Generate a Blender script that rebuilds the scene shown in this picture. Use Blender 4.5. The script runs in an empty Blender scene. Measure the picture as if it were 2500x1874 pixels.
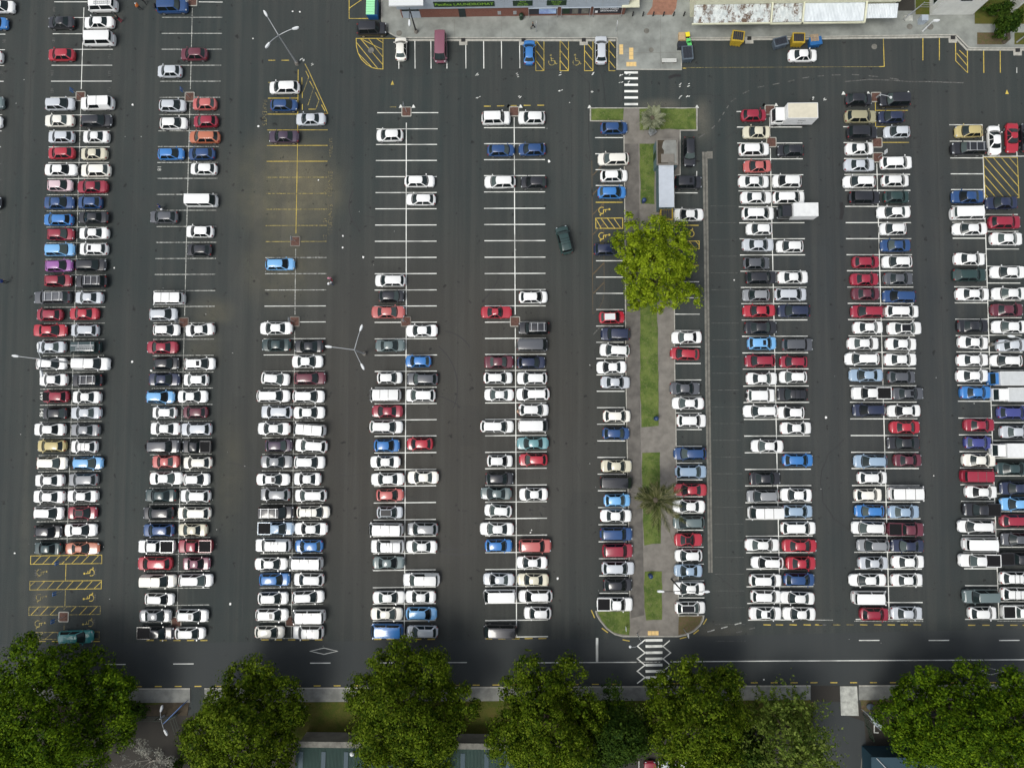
import bpy, bmesh, math, random
import numpy as np
from mathutils import Vector, Matrix
random.seed(11); rng = np.random.default_rng(5)
scene = bpy.context.scene
COL = scene.collection
R_ = math.radians
# ------------------------------------------------------------------ camera
F_PX, CX, CY, H = 1667.0, 1250.0, 937.0, 101.0
NX, NY = 1290.0, 1020.0
n = Vector((NX - CX, CY - NY, -F_PX)).normalized()
row3 = -n
row1 = (Vector((1, 0, 0)) - n * n.x).normalized()
row2 = row3.cross(row1)
ROT = Matrix((row1, row2, row3))
def P(px, py, z=0.0):
    """point of the place seen at photo position (px, py) and at height z"""
    d = ROT @ Vector((px - CX, CY - py, -F_PX))
    k = (H - z) / -d.z
    return Vector((d.x * k, d.y * k, z))
TX, TY = (0, 620, 1240, 1860), (0, 460, 920, 1394)
ZS = 2211.0 / 640.0
def T(t, x, y, z=0.0):
    c = 'ABCDEFGHIJKLMNOP'.index(t)
    return P(TX[c % 4] + x / ZS, TY[c // 4] + y / ZS, z)
def Tpx(t, x, y):
    c = 'ABCDEFGHIJKLMNOP'.index(t)
    return (TX[c % 4] + x / ZS, TY[c // 4] + y / ZS)
cam_d = bpy.data.cameras.new('camera'); cam = bpy.data.objects.new('camera', cam_d); COL.objects.link(cam)
cam_d.sensor_width = 36.0; cam_d.lens = F_PX / 2500 * 36.0
cam_d.clip_start = 1.0; cam_d.clip_end = 2000
cam.matrix_world = Matrix.Translation((0, 0, H)) @ ROT.to_4x4()
scene.camera = cam
# ------------------------------------------------------------------ light
SUN_EL, SX, SY = 61.0, -0.74, -0.67
w = bpy.data.worlds.new('World'); scene.world = w; w.use_nodes = True
nt = w.node_tree; nt.nodes.clear()
sky = nt.nodes.new('ShaderNodeTexSky'); sky.sky_type = 'NISHITA'; sky.sun_disc = False
sky.sun_elevation = R_(SUN_EL); sky.sun_rotation = math.atan2(SX, SY) % (2 * math.pi)
sky.air_density = 1.0; sky.dust_density = 3.0; sky.ozone_density = 1.0
bg = nt.nodes.new('ShaderNodeBackground'); bg.inputs['Strength'].default_value = 0.125
out = nt.nodes.new('ShaderNodeOutputWorld')
cl_ = nt.nodes.new('ShaderNodeHueSaturation'); cl_.inputs['Saturation'].default_value = .38   # a bright overcast sky is nearly white
nt.links.new(sky.outputs[0], cl_.inputs['Color']); nt.links.new(cl_.outputs[0], bg.inputs['Color']); nt.links.new(bg.outputs[0], out.inputs['Surface'])
sd = bpy.data.lights.new('sun', 'SUN'); sd.energy = 1.25; sd.angle = R_(24); sd.color = (1.0, 0.975, 0.90)
so = bpy.data.objects.new('sun', sd); COL.objects.link(so)
ce = math.cos(R_(SUN_EL)); nn = math.hypot(SX, SY)
so.rotation_euler = Vector((SX / nn * ce, SY / nn * ce, math.sin(R_(SUN_EL)))).to_track_quat('Z', 'Y').to_euler()
scene.view_settings.view_transform = 'Standard'; scene.view_settings.look = 'None'
scene.view_settings.exposure = 0.46
scene.render.resolution_x, scene.render.resolution_y = 1024, 767
# ------------------------------------------------------------------ materials
MATS = {}
def mat(name, col=(.5, .5, .5), rough=.6, metal=0.0, noise=0.0, nscale=3.0, bump=0.0, coat=0.0, spec=.5, objcol=False, col2=None, detail=6.0, stretch=None):
    m = bpy.data.materials.new(name); m.use_nodes = True
    t = m.node_tree; b = t.nodes['Principled BSDF']
    b.inputs['Base Color'].default_value = (*col, 1); b.inputs['Roughness'].default_value = rough
    b.inputs['Metallic'].default_value = metal; b.inputs['Coat Weight'].default_value = coat
    b.inputs['Coat Roughness'].default_value = .06
    b.inputs['Specular IOR Level'].default_value = spec
    src = None
    if objcol:
        oi = t.nodes.new('ShaderNodeObjectInfo'); src = oi.outputs['Color']
    tc = t.nodes.new('ShaderNodeTexCoord'); co = tc.outputs['Object']
    if stretch:
        mp = t.nodes.new('ShaderNodeMapping'); mp.inputs['Scale'].default_value = stretch
        t.links.new(co, mp.inputs['Vector']); co = mp.outputs[0]
    if noise or col2 or bump:
        nz = t.nodes.new('ShaderNodeTexNoise'); nz.inputs['Scale'].default_value = nscale
        nz.inputs['Detail'].default_value = detail; nz.inputs['Roughness'].default_value = .65
        t.links.new(co, nz.inputs['Vector'])
        if noise or col2:
            rp = t.nodes.new('ShaderNodeMapRange'); rp.inputs['From Min'].default_value = .36; rp.inputs['From Max'].default_value = .64
            t.links.new(nz.outputs['Fac'], rp.inputs['Value'])
            mx = t.nodes.new('ShaderNodeMix'); mx.data_type = 'RGBA'
            t.links.new(rp.outputs[0], mx.inputs['Factor'])
            c2 = col2 or tuple(c * (1 - noise) for c in col)
            mx.inputs[6].default_value = (*c2, 1); mx.inputs[7].default_value = (*col, 1)
            t.links.new(mx.outputs[2], b.inputs['Base Color'])
        if bump:
            bp = t.nodes.new('ShaderNodeBump'); bp.inputs['Strength'].default_value = bump; bp.inputs['Distance'].default_value = .05
            t.links.new(nz.outputs['Fac'], bp.inputs['Height']); t.links.new(bp.outputs[0], b.inputs['Normal'])
    if src: t.links.new(src, b.inputs['Base Color'])
    MATS[name] = m
    return m
class NG:
    """tiny node helper"""
    def __init__(s, m): s.t = m.node_tree; s.b = s.t.nodes['Principled BSDF']
    def n(s, k, **kw):
        x = s.t.nodes.new(k)
        for a, v in kw.items(): setattr(x, a, v)
        return x
    def l(s, a, b): s.t.links.new(a, b)
    def math(s, op, a, b=None, clamp=False):
        x = s.n('ShaderNodeMath', operation=op, use_clamp=clamp)
        for i, v in enumerate((a, b)):
            if v is None: continue
            if isinstance(v, (int, float)): x.inputs[i].default_value = v
            else: s.l(v, x.inputs[i])
        return x.outputs[0]
    def mix(s, f, a, b):
        x = s.n('ShaderNodeMix', data_type='RGBA')
        for i, v in ((0, f), (6, a), (7, b)):
            if isinstance(v, (int, float)): x.inputs[i].default_value = v
            elif isinstance(v, tuple): x.inputs[i].default_value = (*v, 1)
            else: s.l(v, x.inputs[i])
        return x.outputs[2]
    def noise(s, co, sc, det=6, rough=.6, lo=None, hi=None):
        x = s.n('ShaderNodeTexNoise'); x.inputs['Scale'].default_value = sc; x.inputs['Detail'].default_value = det
        x.inputs['Roughness'].default_value = rough; s.l(co, x.inputs['Vector'])
        if lo is None: return x.outputs['Fac']
        return s.rng(x.outputs['Fac'], lo, hi)
    def rng(s, v, lo, hi, a=0.0, b=1.0):
        r = s.n('ShaderNodeMapRange', interpolation_type='SMOOTHSTEP'); r.inputs['From Min'].default_value = lo; r.inputs['From Max'].default_value = hi
        r.inputs['To Min'].default_value = a; r.inputs['To Max'].default_value = b
        s.l(v, r.inputs['Value']); return r.outputs[0]
    def ell(s, co, c, rx, ry, soft=1.0):
        mp = s.n('ShaderNodeMapping', vector_type='POINT')
        mp.inputs['Location'].default_value = (-c.x / rx, -c.y / ry, 0); mp.inputs['Scale'].default_value = (1 / rx, 1 / ry, 0)
        s.l(co, mp.inputs['Vector'])
        ln = s.n('ShaderNodeVectorMath', operation='LENGTH'); s.l(mp.outputs[0], ln.inputs[0])
        r = s.n('ShaderNodeMapRange', interpolation_type='SMOOTHERSTEP'); r.inputs['From Min'].default_value = 1 - soft; r.inputs['From Max'].default_value = 1
        r.inputs['To Min'].default_value = 1; r.inputs['To Max'].default_value = 0
        s.l(ln.outputs['Value'], r.inputs['Value']); return r.outputs[0]
def asphalt_nodes(g, co):
    big = g.noise(co, .035, 4, .55, .35, .65)
    med = g.noise(co, .35, 6, .7, .3, .7)
    fine = g.noise(co, 9.0, 4, .8, .2, .8)
    base = g.mix(g.ell(co, P(1050, 1050), 46, 44, .75), (.028, .038, .037), (.046, .0435, .037))  # browner asphalt mid-lot; the darker teal rim puts lens vignetting into the colour
    base = g.mix(g.ell(co, P(2150, 820), 30, 60, .8), base, (.031, .037, .039))
    base = g.mix(g.math('MULTIPLY', big, .35), base, (.056, .057, .052))
    # pale dusty stains that collect in the empty bays
    for (x, y, rx, ry, k) in ((735, 462, 9, 7, 1.0), (700, 450, 13, 12, .85), (690, 655, 10, 9, .6), (520, 760, 5, 3.5, .6), (560, 1150, 4, 14, .3), (1715, 300, 2.2, 5.5, .8), (1745, 1540, 7, 2.2, .6), (500, 850, 4, 5, .35), (700, 540, 10, 4, .35), (1610, 256, 5, 1.6, .6), (98, 1460, 2.2, 8, .55), (60, 1300, 1.5, 22, .25)):
        e = g.math('MULTIPLY', g.ell(co, P(x, y), rx, ry, 1.0), k)
        e = g.math('MULTIPLY', e, g.rng(g.noise(co, .16, 5, .65), .35, .62, .45, 1))
        base = g.mix(e, base, (.150, .135, .085) if x < 1600 and x > 200 else (.16, .15, .115))
    base = g.mix(g.math('MULTIPLY', med, .30), base, (.040, .040, .038))
    # stall oil spots
    tm = g.n('ShaderNodeMapping'); tm.inputs['Scale'].default_value = (.75, .018, 1); g.l(co, tm.inputs['Vector'])
    trk = g.noise(tm.outputs[0], 1.0, 5, .6, .40, .66)
    base = g.mix(g.math('MULTIPLY', trk, .32), base, (.074, .074, .066))
    pm = g.n('ShaderNodeMapping'); pm.inputs['Scale'].default_value = (.11, .05, 1); g.l(co, pm.inputs['Vector'])
    vo = g.n('ShaderNodeTexVoronoi'); vo.distance = 'CHEBYCHEV'; vo.inputs['Scale'].default_value = 1.0; g.l(pm.outputs[0], vo.inputs['Vector'])
    sc_ = g.n('ShaderNodeSeparateColor'); g.l(vo.outputs['Color'], sc_.inputs[0])
    base = g.mix(g.rng(sc_.outputs[0], .2, .9, 0, .16), base, (.026, .028, .028))
    oil = g.noise(co, 1.0, 3, .5, .65, .73)
    base = g.mix(g.math('MULTIPLY', oil, .75), base, (.013, .013, .013))
    pale = g.noise(co, .9, 8, .75, .66, .78)
    base = g.mix(g.math('MULTIPLY', pale, .35), base, (.09, .09, .085))
    k = g.rng(fine, 0, 1, .72, 1.28)
    hsv = g.n('ShaderNodeHueSaturation'); g.l(k, hsv.inputs['Value']); g.l(base, hsv.inputs['Color'])
    return hsv.outputs[0], fine
def mat_asphalt(name, tint=None):
    m = mat(name, rough=.85, spec=.3); g = NG(m)
    co = g.n('ShaderNodeNewGeometry').outputs['Position']
    c, fine = asphalt_nodes(g, co)
    if tint: c = g.mix(.8, c, tint)
    g.l(c, g.b.inputs['Base Color'])
    bp = g.n('ShaderNodeBump'); bp.inputs['Strength'].default_value = .4; bp.inputs['Distance'].default_value = .02
    g.l(fine, bp.inputs['Height']); g.l(bp.outputs[0], g.b.inputs['Normal'])
    return m
def mat_paint_line(name, col, wear):
    m = mat(name, rough=.75, spec=.3); g = NG(m)
    co = g.n('ShaderNodeNewGeometry').outputs['Position']
    a = g.noise(co, 4.0, 6, .8, wear - .05, wear + .13)
    b = g.noise(co, .22, 3, .6, .30, .60)
    f = g.math('MULTIPLY', a, g.rng(b, 0, 1, .55 if wear < .45 else .35, 1))
    c = g.mix(f, (.045, .045, .042), col)
    g.l(c, g.b.inputs['Base Color']); return m
mat_asphalt('asphalt')
mat_asphalt('asphalt_road', (.040, .045, .046)); mat_asphalt('asphalt_brown', (.034, .029, .023))
mat_paint_line('line_white', (.76, .77, .72), .31); mat_paint_line('line_white_worn', (.60, .61, .56), .43)
mat_paint_line('line_yellow', (.56, .42, .08), .36); mat_paint_line('line_yellow_worn', (.42, .34, .10), .45)
mat_paint_line('line_yellow_ghost', (.30, .25, .10), .50); mat_paint_line('line_ghost', (.115, .082, .045), .40); mat_paint_line('line_faint', (.155, .155, .145), .46)
mat('tar', (.014, .014, .014), .6)
mat('concrete', (.235, .24, .22), .9, noise=.35, nscale=.8, bump=.2, detail=9)
mat('concrete_top', (.27, .285, .26), .9, noise=.38, nscale=.35, bump=.2, detail=10)
mat('concrete_dark', (.135, .125, .11), .9, noise=.38, nscale=.7, bump=.2, detail=9)
mat('concrete_mid', (.20, .185, .16), .9, noise=.3, nscale=.8, bump=.2, detail=9)
mat('concrete_pale', (.50, .51, .46), .9, noise=.45, nscale=1.2, bump=.2, detail=10)
mat('kerb', (.42, .41, .36), .85, noise=.35, nscale=2.0)
mat('channel', (.18, .175, .15), .9, noise=.4, nscale=1.5)
mat('brick_path', (.30, .15, .10), .9, noise=.25, nscale=2)
mat('paver_red', (.13, .065, .048), .9, noise=.5, nscale=5, detail=8)
mat('tactile', (.72, .50, .20), .7, noise=.15, nscale=3)
mat('bark_mulch', (.12, .075, .045), .95, noise=.5, nscale=4, bump=.5, col2=(.07, .075, .02))
mat('soil', (.065, .05, .03), .95, noise=.5, nscale=1, bump=.4)
def mat_grass(name, a, b, c):
    m = mat(name, rough=.9, spec=.15); g = NG(m)
    co = g.n('ShaderNodeNewGeometry').outputs['Position']
    x = g.mix(g.noise(co, .55, 5, .7, .35, .65), a, b)
    x = g.mix(g.math('MULTIPLY', g.noise(co, 3.2, 6, .75, .52, .72), .8), x, c)
    h = g.n('ShaderNodeHueSaturation'); g.l(g.rng(g.noise(co, 14, 3, .8), .2, .8, .6, 1.4), h.inputs['Value']); g.l(x, h.inputs['Color'])
    g.l(h.outputs[0], g.b.inputs['Base Color']); return m
mat_grass('grass', (.058, .094, .020), (.115, .150, .038), (.20, .18, .095))
mat_grass('grass_verge', (.055, .075, .012), (.09, .085, .02), (.10, .075, .03))
mat('paint', objcol=True, rough=.3, coat=1.0, spec=.5)
mat('glass', (.016, .025, .026), .12, coat=.0, spec=.32)
mat('glass_light', (.055, .075, .072), .12, spec=.35); mat('glass_dark', (.007, .010, .011), .2, spec=.2)  # glass_light: sky reflection and dashboards put into a paler glass colour
mat('trim_black', (.012, .012, .013), .8, spec=.15)
mat('tyre', (.018, .018, .018), .85); mat('rim', (.38, .38, .39), .35, metal=.7)
mat('headlight', (.40, .43, .45), .2, spec=.5); mat('taillight', (.22, .008, .010), .3, spec=.4)
mat('rack', (.45, .46, .47), .4, metal=.5); mat('sunroof', (.010, .011, .013), .15, spec=.35)
mat('steel', (.38, .40, .41), .5, metal=.3); mat('lamp_white', (.62, .64, .64), .5); mat('sign_blue', (.05, .16, .42), .5)
mat('pole_black', (.02, .02, .02), .5)
mat('white_wall', (.62, .63, .59), .8, noise=.15, nscale=.8)
mat('fascia_blue', (.36, .41, .46), .6, noise=.12, nscale=.7)
mat('sign_green', (.008, .03, .012), .5); mat('sign_lime', (.22, .42, .04), .6); mat('poster_dark', (.02, .02, .03), .3)
mat('poster_violet', (.22, .28, .60), .3, col2=(.45, .62, .85), nscale=.9); mat('poster_white', (.75, .75, .75), .5)
mat('cream', (.62, .62, .46), .75, noise=.15, nscale=1)
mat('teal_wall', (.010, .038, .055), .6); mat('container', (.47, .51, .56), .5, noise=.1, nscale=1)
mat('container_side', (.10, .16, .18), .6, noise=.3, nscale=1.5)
mat('skip_yellow', (.52, .36, .03), .6, noise=.3, nscale=3); mat('skip_grey', (.10, .13, .16), .6, noise=.3, nscale=3)
mat('lid_black', (.018, .022, .03), .5); mat('bin_blue', (.02, .12, .32), .45); mat('bin_navy', (.012, .035, .11), .45); mat('bin_green', (.10, .50, .13), .5); mat('mint', (.30, .72, .38), .5)
mat('bin_yellow', (.75, .62, .02), .5); mat('cardboard', (.47, .34, .19), .9, noise=.2, nscale=4); mat('litter', (.75, .75, .72), .8)
mat('wood', (.40, .29, .18), .8, noise=.3, nscale=5); mat('bark', (.10, .08, .055), .95, noise=.4, nscale=4); mat('bark_pale', (.30, .28, .24), .9)
# corrugated iron: rust over weathered zinc
def mat_iron(name, a, b, rust, lo, stretch=(1, .25, 1)):
    m = mat(name, rough=.6, metal=0.0); g = NG(m)
    co = g.n('ShaderNodeNewGeometry').outputs['Position']
    mp = g.n('ShaderNodeMapping'); mp.inputs['Scale'].default_value = stretch; g.l(co, mp.inputs['Vector'])
    x = g.mix(g.noise(mp.outputs[0], 1.6, 8, .75, .35, .65), a, b)
    x = g.mix(g.noise(mp.outputs[0], 1.1, 10, .8, lo, lo + .1), x, rust)
    g.l(x, g.b.inputs['Base Color']); return m
mat_iron('iron_rusty', (.40, .44, .44), (.62, .65, .63), (.10, .06, .035), .47, (.8, .5, 1))
mat_iron('iron_clean', (.50, .54, .56), (.64, .68, .70), (.25, .16, .08), .70)
mat_iron('iron_green', (.006, .026, .019), (.010, .036, .027), (.02, .04, .03), .70)
def mat_brick():
    m = mat('brick', rough=.9); g = NG(m)
    co = g.n('ShaderNodeTexCoord').outputs['Object']
    mp = g.n('ShaderNodeMapping'); mp.inputs['Rotation'].default_value = (R_(90), 0, 0); g.l(co, mp.inputs['Vector'])
    br = g.n('ShaderNodeTexBrick'); br.inputs['Scale'].default_value = 4; br.inputs['Color1'].default_value = (.20, .07, .045, 1)
    br.inputs['Color2'].default_value = (.14, .05, .035, 1); br.inputs['Mortar'].default_value = (.22, .17, .14, 1); br.inputs['Mortar Size'].default_value = .012
    g.l(mp.outputs[0], br.inputs['Vector']); g.l(br.outputs['Color'], g.b.inputs['Base Color'])
mat_brick()
def mat_leaf(name, dark, light, tip):
    m = mat(name, rough=.65, spec=.05); g = NG(m)
    geo = g.n('ShaderNodeNewGeometry')
    a = g.noise(geo.outputs['Position'], .8, 3, .6, .38, .62)
    x = g.mix(a, dark, light)
    x = g.mix(g.math('MULTIPLY', g.rng(geo.outputs['Random Per Island'], .45, 1), .75), x, tip)
    g.l(x, g.b.inputs['Base Color'])
    g.b.inputs['Subsurface Weight'].default_value = 0
    tr = g.n('ShaderNodeBsdfTranslucent'); g.l(x, tr.inputs['Color'])
    ms = g.n('ShaderNodeMixShader'); ms.inputs[0].default_value = .16
    g.l(g.b.outputs[0], ms.inputs[1]); g.l(tr.outputs[0], ms.inputs[2])
    o = [k for k in g.t.nodes if k.type == 'OUTPUT_MATERIAL'][0]; g.l(ms.outputs[0], o.inputs['Surface'])
mat_leaf('leaf_lime', (.050, .092, .003), (.190, .262, .010), (.33, .41, .03))
mat_leaf('leaf_green', (.015, .042, .002), (.055, .105, .004), (.155, .235, .010))
mat_leaf('leaf_olive', (.016, .038, .002), (.068, .110, .004), (.170, .222, .018))
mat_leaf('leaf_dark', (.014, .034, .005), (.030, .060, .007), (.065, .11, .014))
mat_leaf('leaf_feather', (.040, .075, .010), (.11, .155, .022), (.20, .25, .055))
mat_leaf('palm_silver', (.085, .10, .055), (.19, .205, .12), (.32, .33, .23))
mat_leaf('palm_green', (.022, .030, .010), (.060, .068, .020), (.20, .19, .10))
mat_leaf('twig_grey', (.14, .14, .12), (.24, .24, .20), (.34, .34, .30))
M = MATS
# ------------------------------------------------------------------ mesh helpers
def mesh(name, verts, faces, mats, midx=None, smooth=False, sharp=40):
    me = bpy.data.meshes.new(name); me.from_pydata([tuple(v) for v in verts], [], faces)
    for m in (mats if isinstance(mats, (list, tuple)) else [mats]): me.materials.append(M[m] if isinstance(m, str) else m)
    if midx: me.polygons.foreach_set('material_index', midx)
    if smooth:
        me.polygons.foreach_set('use_smooth', [True] * len(me.polygons)); me.set_sharp_from_angle(angle=R_(sharp))
    me.update(); return me
def obj(name, me, parent=None, loc=None):
    o = bpy.data.objects.new(name, me); COL.objects.link(o)
    if parent: o.parent = parent
    if loc is not None: o.location = loc
    return o
def tag(o, label=None, cat=None, group=None, kind=None):
    if label: o['label'] = label
    if cat: o['category'] = cat
    if group: o['group'] = group
    if kind: o['kind'] = kind
    return o
def thing(name, label, cat, loc=(0, 0, 0), rz=0.0, group=None):
    o = bpy.data.objects.new(name, None); COL.objects.link(o); o.location = loc; o.rotation_euler = (0, 0, rz); o.empty_display_size = .3
    return tag(o, label, cat, group)
class MB:
    """collects shapes, links them as one mesh"""
    def __init__(s): s.v = []; s.f = []; s.m = []
    def add(s, vs, fs, mi=0):
        k = len(s.v); s.v += [tuple(v) for v in vs]; s.f += [tuple(i + k for i in f) for f in fs]; s.m += [mi] * len(fs); return s
    def box(s, x0, x1, y0, y1, z0, z1, mi=0, rz=0, c=(0, 0, 0), taper=0.0):
        t = taper
        vs = [(x0 + t, y0 + t, z0), (x1 - t, y0 + t, z0), (x1 - t, y1 - t, z0), (x0 + t, y1 - t, z0), (x0, y0, z1), (x1, y0, z1), (x1, y1, z1), (x0, y1, z1)]
        ca, sa = math.cos(rz), math.sin(rz)
        vs = [(c[0] + a * ca - b * sa, c[1] + a * sa + b * ca, c[2] + z) for a, b, z in vs]
        return s.add(vs, [(3, 2, 1, 0), (4, 5, 6, 7), (0, 1, 5, 4), (1, 2, 6, 5), (2, 3, 7, 6), (3, 0, 4, 7)], mi)
    def tube(s, pts, r, mi=0, seg=8, r2=None):
        pts = [Vector(p) for p in pts]; rings = []
        for i, p in enumerate(pts):
            d = (pts[min(i + 1, len(pts) - 1)] - pts[max(i - 1, 0)]).normalized()
            a = d.orthogonal().normalized() if abs(d.z) > .95 else d.cross(Vector((0, 0, 1))).normalized()
            b = d.cross(a); rr = r if r2 is None else r + (r2 - r) * i / (len(pts) - 1)
            rings.append([p + (a * math.cos(2 * math.pi * k / seg) + b * math.sin(2 * math.pi * k / seg)) * rr for k in range(seg)])
        vs = [v for q in rings for v in q]; fs = []
        for i in range(len(pts) - 1):
            for k in range(seg):
                fs.append((i * seg + k, i * seg + (k + 1) % seg, (i + 1) * seg + (k + 1) % seg, (i + 1) * seg + k))
        fs.append(tuple(reversed(range(seg)))); fs.append(tuple(range((len(pts) - 1) * seg, len(pts) * seg)))
        return s.add(vs, fs, mi)
    def ball(s, c, rx, ry, rz, mi=0, seg=10, rings=6):
        vs = [(c[0], c[1], c[2] - rz)]; fs = []
        for j in range(1, rings):
            a = math.pi * j / rings - math.pi / 2
            for k in range(seg):
                b = 2 * math.pi * k / seg
                vs.append((c[0] + rx * math.cos(a) * math.cos(b), c[1] + ry * math.cos(a) * math.sin(b), c[2] + rz * math.sin(a)))
        vs.append((c[0], c[1], c[2] + rz)); e = len(vs) - 1
        for k in range(seg): fs.append((0, 1 + (k + 1) % seg, 1 + k)); fs.append((e, e - seg + k, e - seg + (k + 1) % seg))
        for j in range(rings - 2):
            for k in range(seg):
                a = 1 + j * seg; fs.append((a + k, a + (k + 1) % seg, a + seg + (k + 1) % seg, a + seg + k))
        return s.add(vs, fs, mi)
    def disc(s, c, r, z, mi=0, seg=14, r0=0.0, a0=0, a1=2 * math.pi):
        k = seg; vs = []; fs = []
        if r0 == 0:
            vs = [(c[0] + r * math.cos(2 * math.pi * i / k), c[1] + r * math.sin(2 * math.pi * i / k), z) for i in range(k)]; fs = [tuple(range(k))]
        else:
            for i in range(k + 1):
                a = a0 + (a1 - a0) * i / k
                vs += [(c[0] + r0 * math.cos(a), c[1] + r0 * math.sin(a), z), (c[0] + r * math.cos(a), c[1] + r * math.sin(a), z)]
            fs = [(2 * i, 2 * i + 1, 2 * i + 3, 2 * i + 2) for i in range(k)]
        return s.add(vs, fs, mi)
    def ribbon(s, pts, wd, z, mi=0, closed=False):
        pts = [Vector((p[0], p[1])) for p in pts]; nP = len(pts); vs = []
        for i in range(nP):
            if closed: a, b = pts[i - 1], pts[(i + 1) % nP]
            else: a, b = pts[max(i - 1, 0)], pts[min(i + 1, nP - 1)]
            d1 = (pts[i] - a); d2 = (b - pts[i])
            d1 = d1.normalized() if d1.length > 1e-6 else d2.normalized(); d2 = d2.normalized() if d2.length > 1e-6 else d1
            t = (d1 + d2)
            t = t.normalized() if t.length > 1e-6 else d1
            nv = Vector((-t.y, t.x)); c = max(.35, abs(nv.dot(Vector((-d1.y, d1.x)))))
            vs += [(*(pts[i] + nv * wd / 2 / c), z), (*(pts[i] - nv * wd / 2 / c), z)]
        k = nP if closed else nP - 1
        fs = [(2 * i + 1, 2 * ((i + 1) % nP) + 1, 2 * ((i + 1) % nP), 2 * i) for i in range(k)]
        return s.add(vs, fs, mi)
    def prism(s, pts, z0, z1, mi=0, mside=None):
        """vertical prism over a polygon; counter-clockwise or not"""
        pts = [(p[0], p[1]) for p in pts]
        ar = sum(pts[i - 1][0] * pts[i][1] - pts[i][0] * pts[i - 1][1] for i in range(len(pts)))
        if ar < 0: pts = pts[::-1]
        k = len(pts); vs = [(x, y, z0) for x, y in pts] + [(x, y, z1) for x, y in pts]
        s.add(vs, [tuple(range(k, 2 * k))], mi)
        kk = len(s.v) - 2 * k
        for i in range(k):
            j = (i + 1) % k; s.f.append((kk + i, kk + j, kk + k + j, kk + k + i)); s.m.append(mi if mside is None else mside)
        return s
    def build(s, name, mats, parent=None, loc=None, smooth=False, sharp=40):
        return obj(name, mesh(name, s.v, s.f, mats, s.m, smooth, sharp), parent, loc)
def text_mesh(name, s, size, m, parent=None, mat4=None, extrude=0.0, bold=0.0, sx=1.0):
    cu = bpy.data.curves.new(name, 'FONT'); cu.body = s; cu.size = size; cu.align_x = 'CENTER'; cu.align_y = 'CENTER'; cu.extrude = extrude; cu.offset = bold
    t = bpy.data.objects.new('tmp_text', cu); COL.objects.link(t)
    dg = bpy.context.evaluated_depsgraph_get(); me = bpy.data.meshes.new_from_object(t.evaluated_get(dg))
    bpy.data.objects.remove(t); me.materials.clear(); me.materials.append(M[m]); me.name = name
    me.transform(Matrix.Diagonal((sx, 1, 1, 1)))
    o = obj(name, me, parent)
    if mat4 is not None: o.matrix_local = mat4
    return o
# ------------------------------------------------------------------ vehicles
PAINT = {'W': (.77, .775, .755), 'w': (.78, .76, .68), 'S': (.50, .53, .56), 'I': (.62, .47, .50), 'G': (.24, .25, .26), 'E': (.075, .08, .09),
 'K': (.012, .013, .017), 'N': (.012, .020, .055), 'F': (.012, .055, .17), 'B': (.03, .17, .46), 'L': (.16, .40, .70), 'b': (.27, .37, .48),
 'R': (.39, .014, .030), 'A': (.27, .010, .030), 'M': (.115, .018, .032), 'D': (.46, .11, .10), 'O': (.42, .13, .065), 'P': (.27, .09, .30),
 'V': (.05, .03, .055), 'C': (.58, .55, .42), 'c': (.30, .28, .17), 'Y': (.46, .38, .16), 'T': (.02, .045, .045), 'J': (.02, .20, .20),
 'Z': (.11, .15, .15), 'm': (.20, .07, .10), 'p': (.040, .05, .21), 'j': (.12, .27, .29), 'U': (.014, .04, .036)}
CNAME = {'W': 'white', 'w': 'off-white', 'S': 'silver', 'I': 'pale pink', 'G': 'grey', 'E': 'dark grey', 'K': 'black', 'N': 'navy', 'F': 'dark blue',
 'B': 'blue', 'L': 'light blue', 'b': 'pale blue', 'R': 'bright red', 'A': 'crimson', 'M': 'maroon', 'D': 'faded red', 'O': 'copper orange', 'P': 'purple',
 'V': 'dark plum', 'C': 'cream', 'c': 'khaki', 'Y': 'gold', 'T': 'dark teal', 'J': 'turquoise', 'Z': 'slate grey', 'm': 'mauve', 'p': 'deep indigo blue',
 'j': 'sea green', 'U': 'dark green'}
# type: L W H  wsb wst(rf) rr rb  (fractions from the front), belt, hood, deck, hull exponent
SPEC = {
 'H': dict(L=4.0, W=1.74, H=1.50, a=.21, b=.37, c=.83, d=.945, belt=.93, hood=.90, deck=.93, p=6, hr=0.575),
 'S': dict(L=4.6, W=1.78, H=1.44, a=.235, b=.385, c=.665, d=.835, belt=.92, hood=.88, deck=.96, p=7, hr=0.56),
 'W': dict(L=4.6, W=1.80, H=1.52, a=.215, b=.36, c=.88, d=.965, belt=.94, hood=.90, deck=.93, p=7, hr=0.6),
 'X': dict(L=4.6, W=1.86, H=1.78, a=.235, b=.345, c=.91, d=.965, belt=1.10, hood=1.05, deck=1.05, p=9, hr=0.655),
 'V': dict(L=4.8, W=1.80, H=1.98, a=.055, b=.15, c=.955, d=.985, belt=1.15, hood=.95, deck=1.1, p=12, hr=0.735),
 'U': dict(L=5.1, W=1.84, H=1.72, a=.235, b=.345, c=.585, d=.625, belt=1.05, hood=1.02, deck=1.02, p=10, hr=0.62),
 'Q': dict(L=5.0, W=1.84, H=1.80, a=.225, b=.335, c=.94, d=.965, belt=1.08, hood=1.02, deck=1.05, p=10, hr=0.675),
 'K': dict(L=4.4, W=1.76, H=1.28, a=.31, b=.44, c=.63, d=.83, belt=.84, hood=.80, deck=.88, p=5, hr=0.5)}
KIND = {'H': ('hatchback', 'hatchback'), 'S': ('sedan', 'sedan'), 'W': ('station_wagon', 'station wagon'), 'X': ('off_roader', 'off-roader'), 'V': ('van', 'van'),
 'U': ('pickup_truck', 'pickup truck'), 'Q': ('canopy_pickup', 'canopy pickup'), 'K': ('coupe', 'coupe')}
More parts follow.
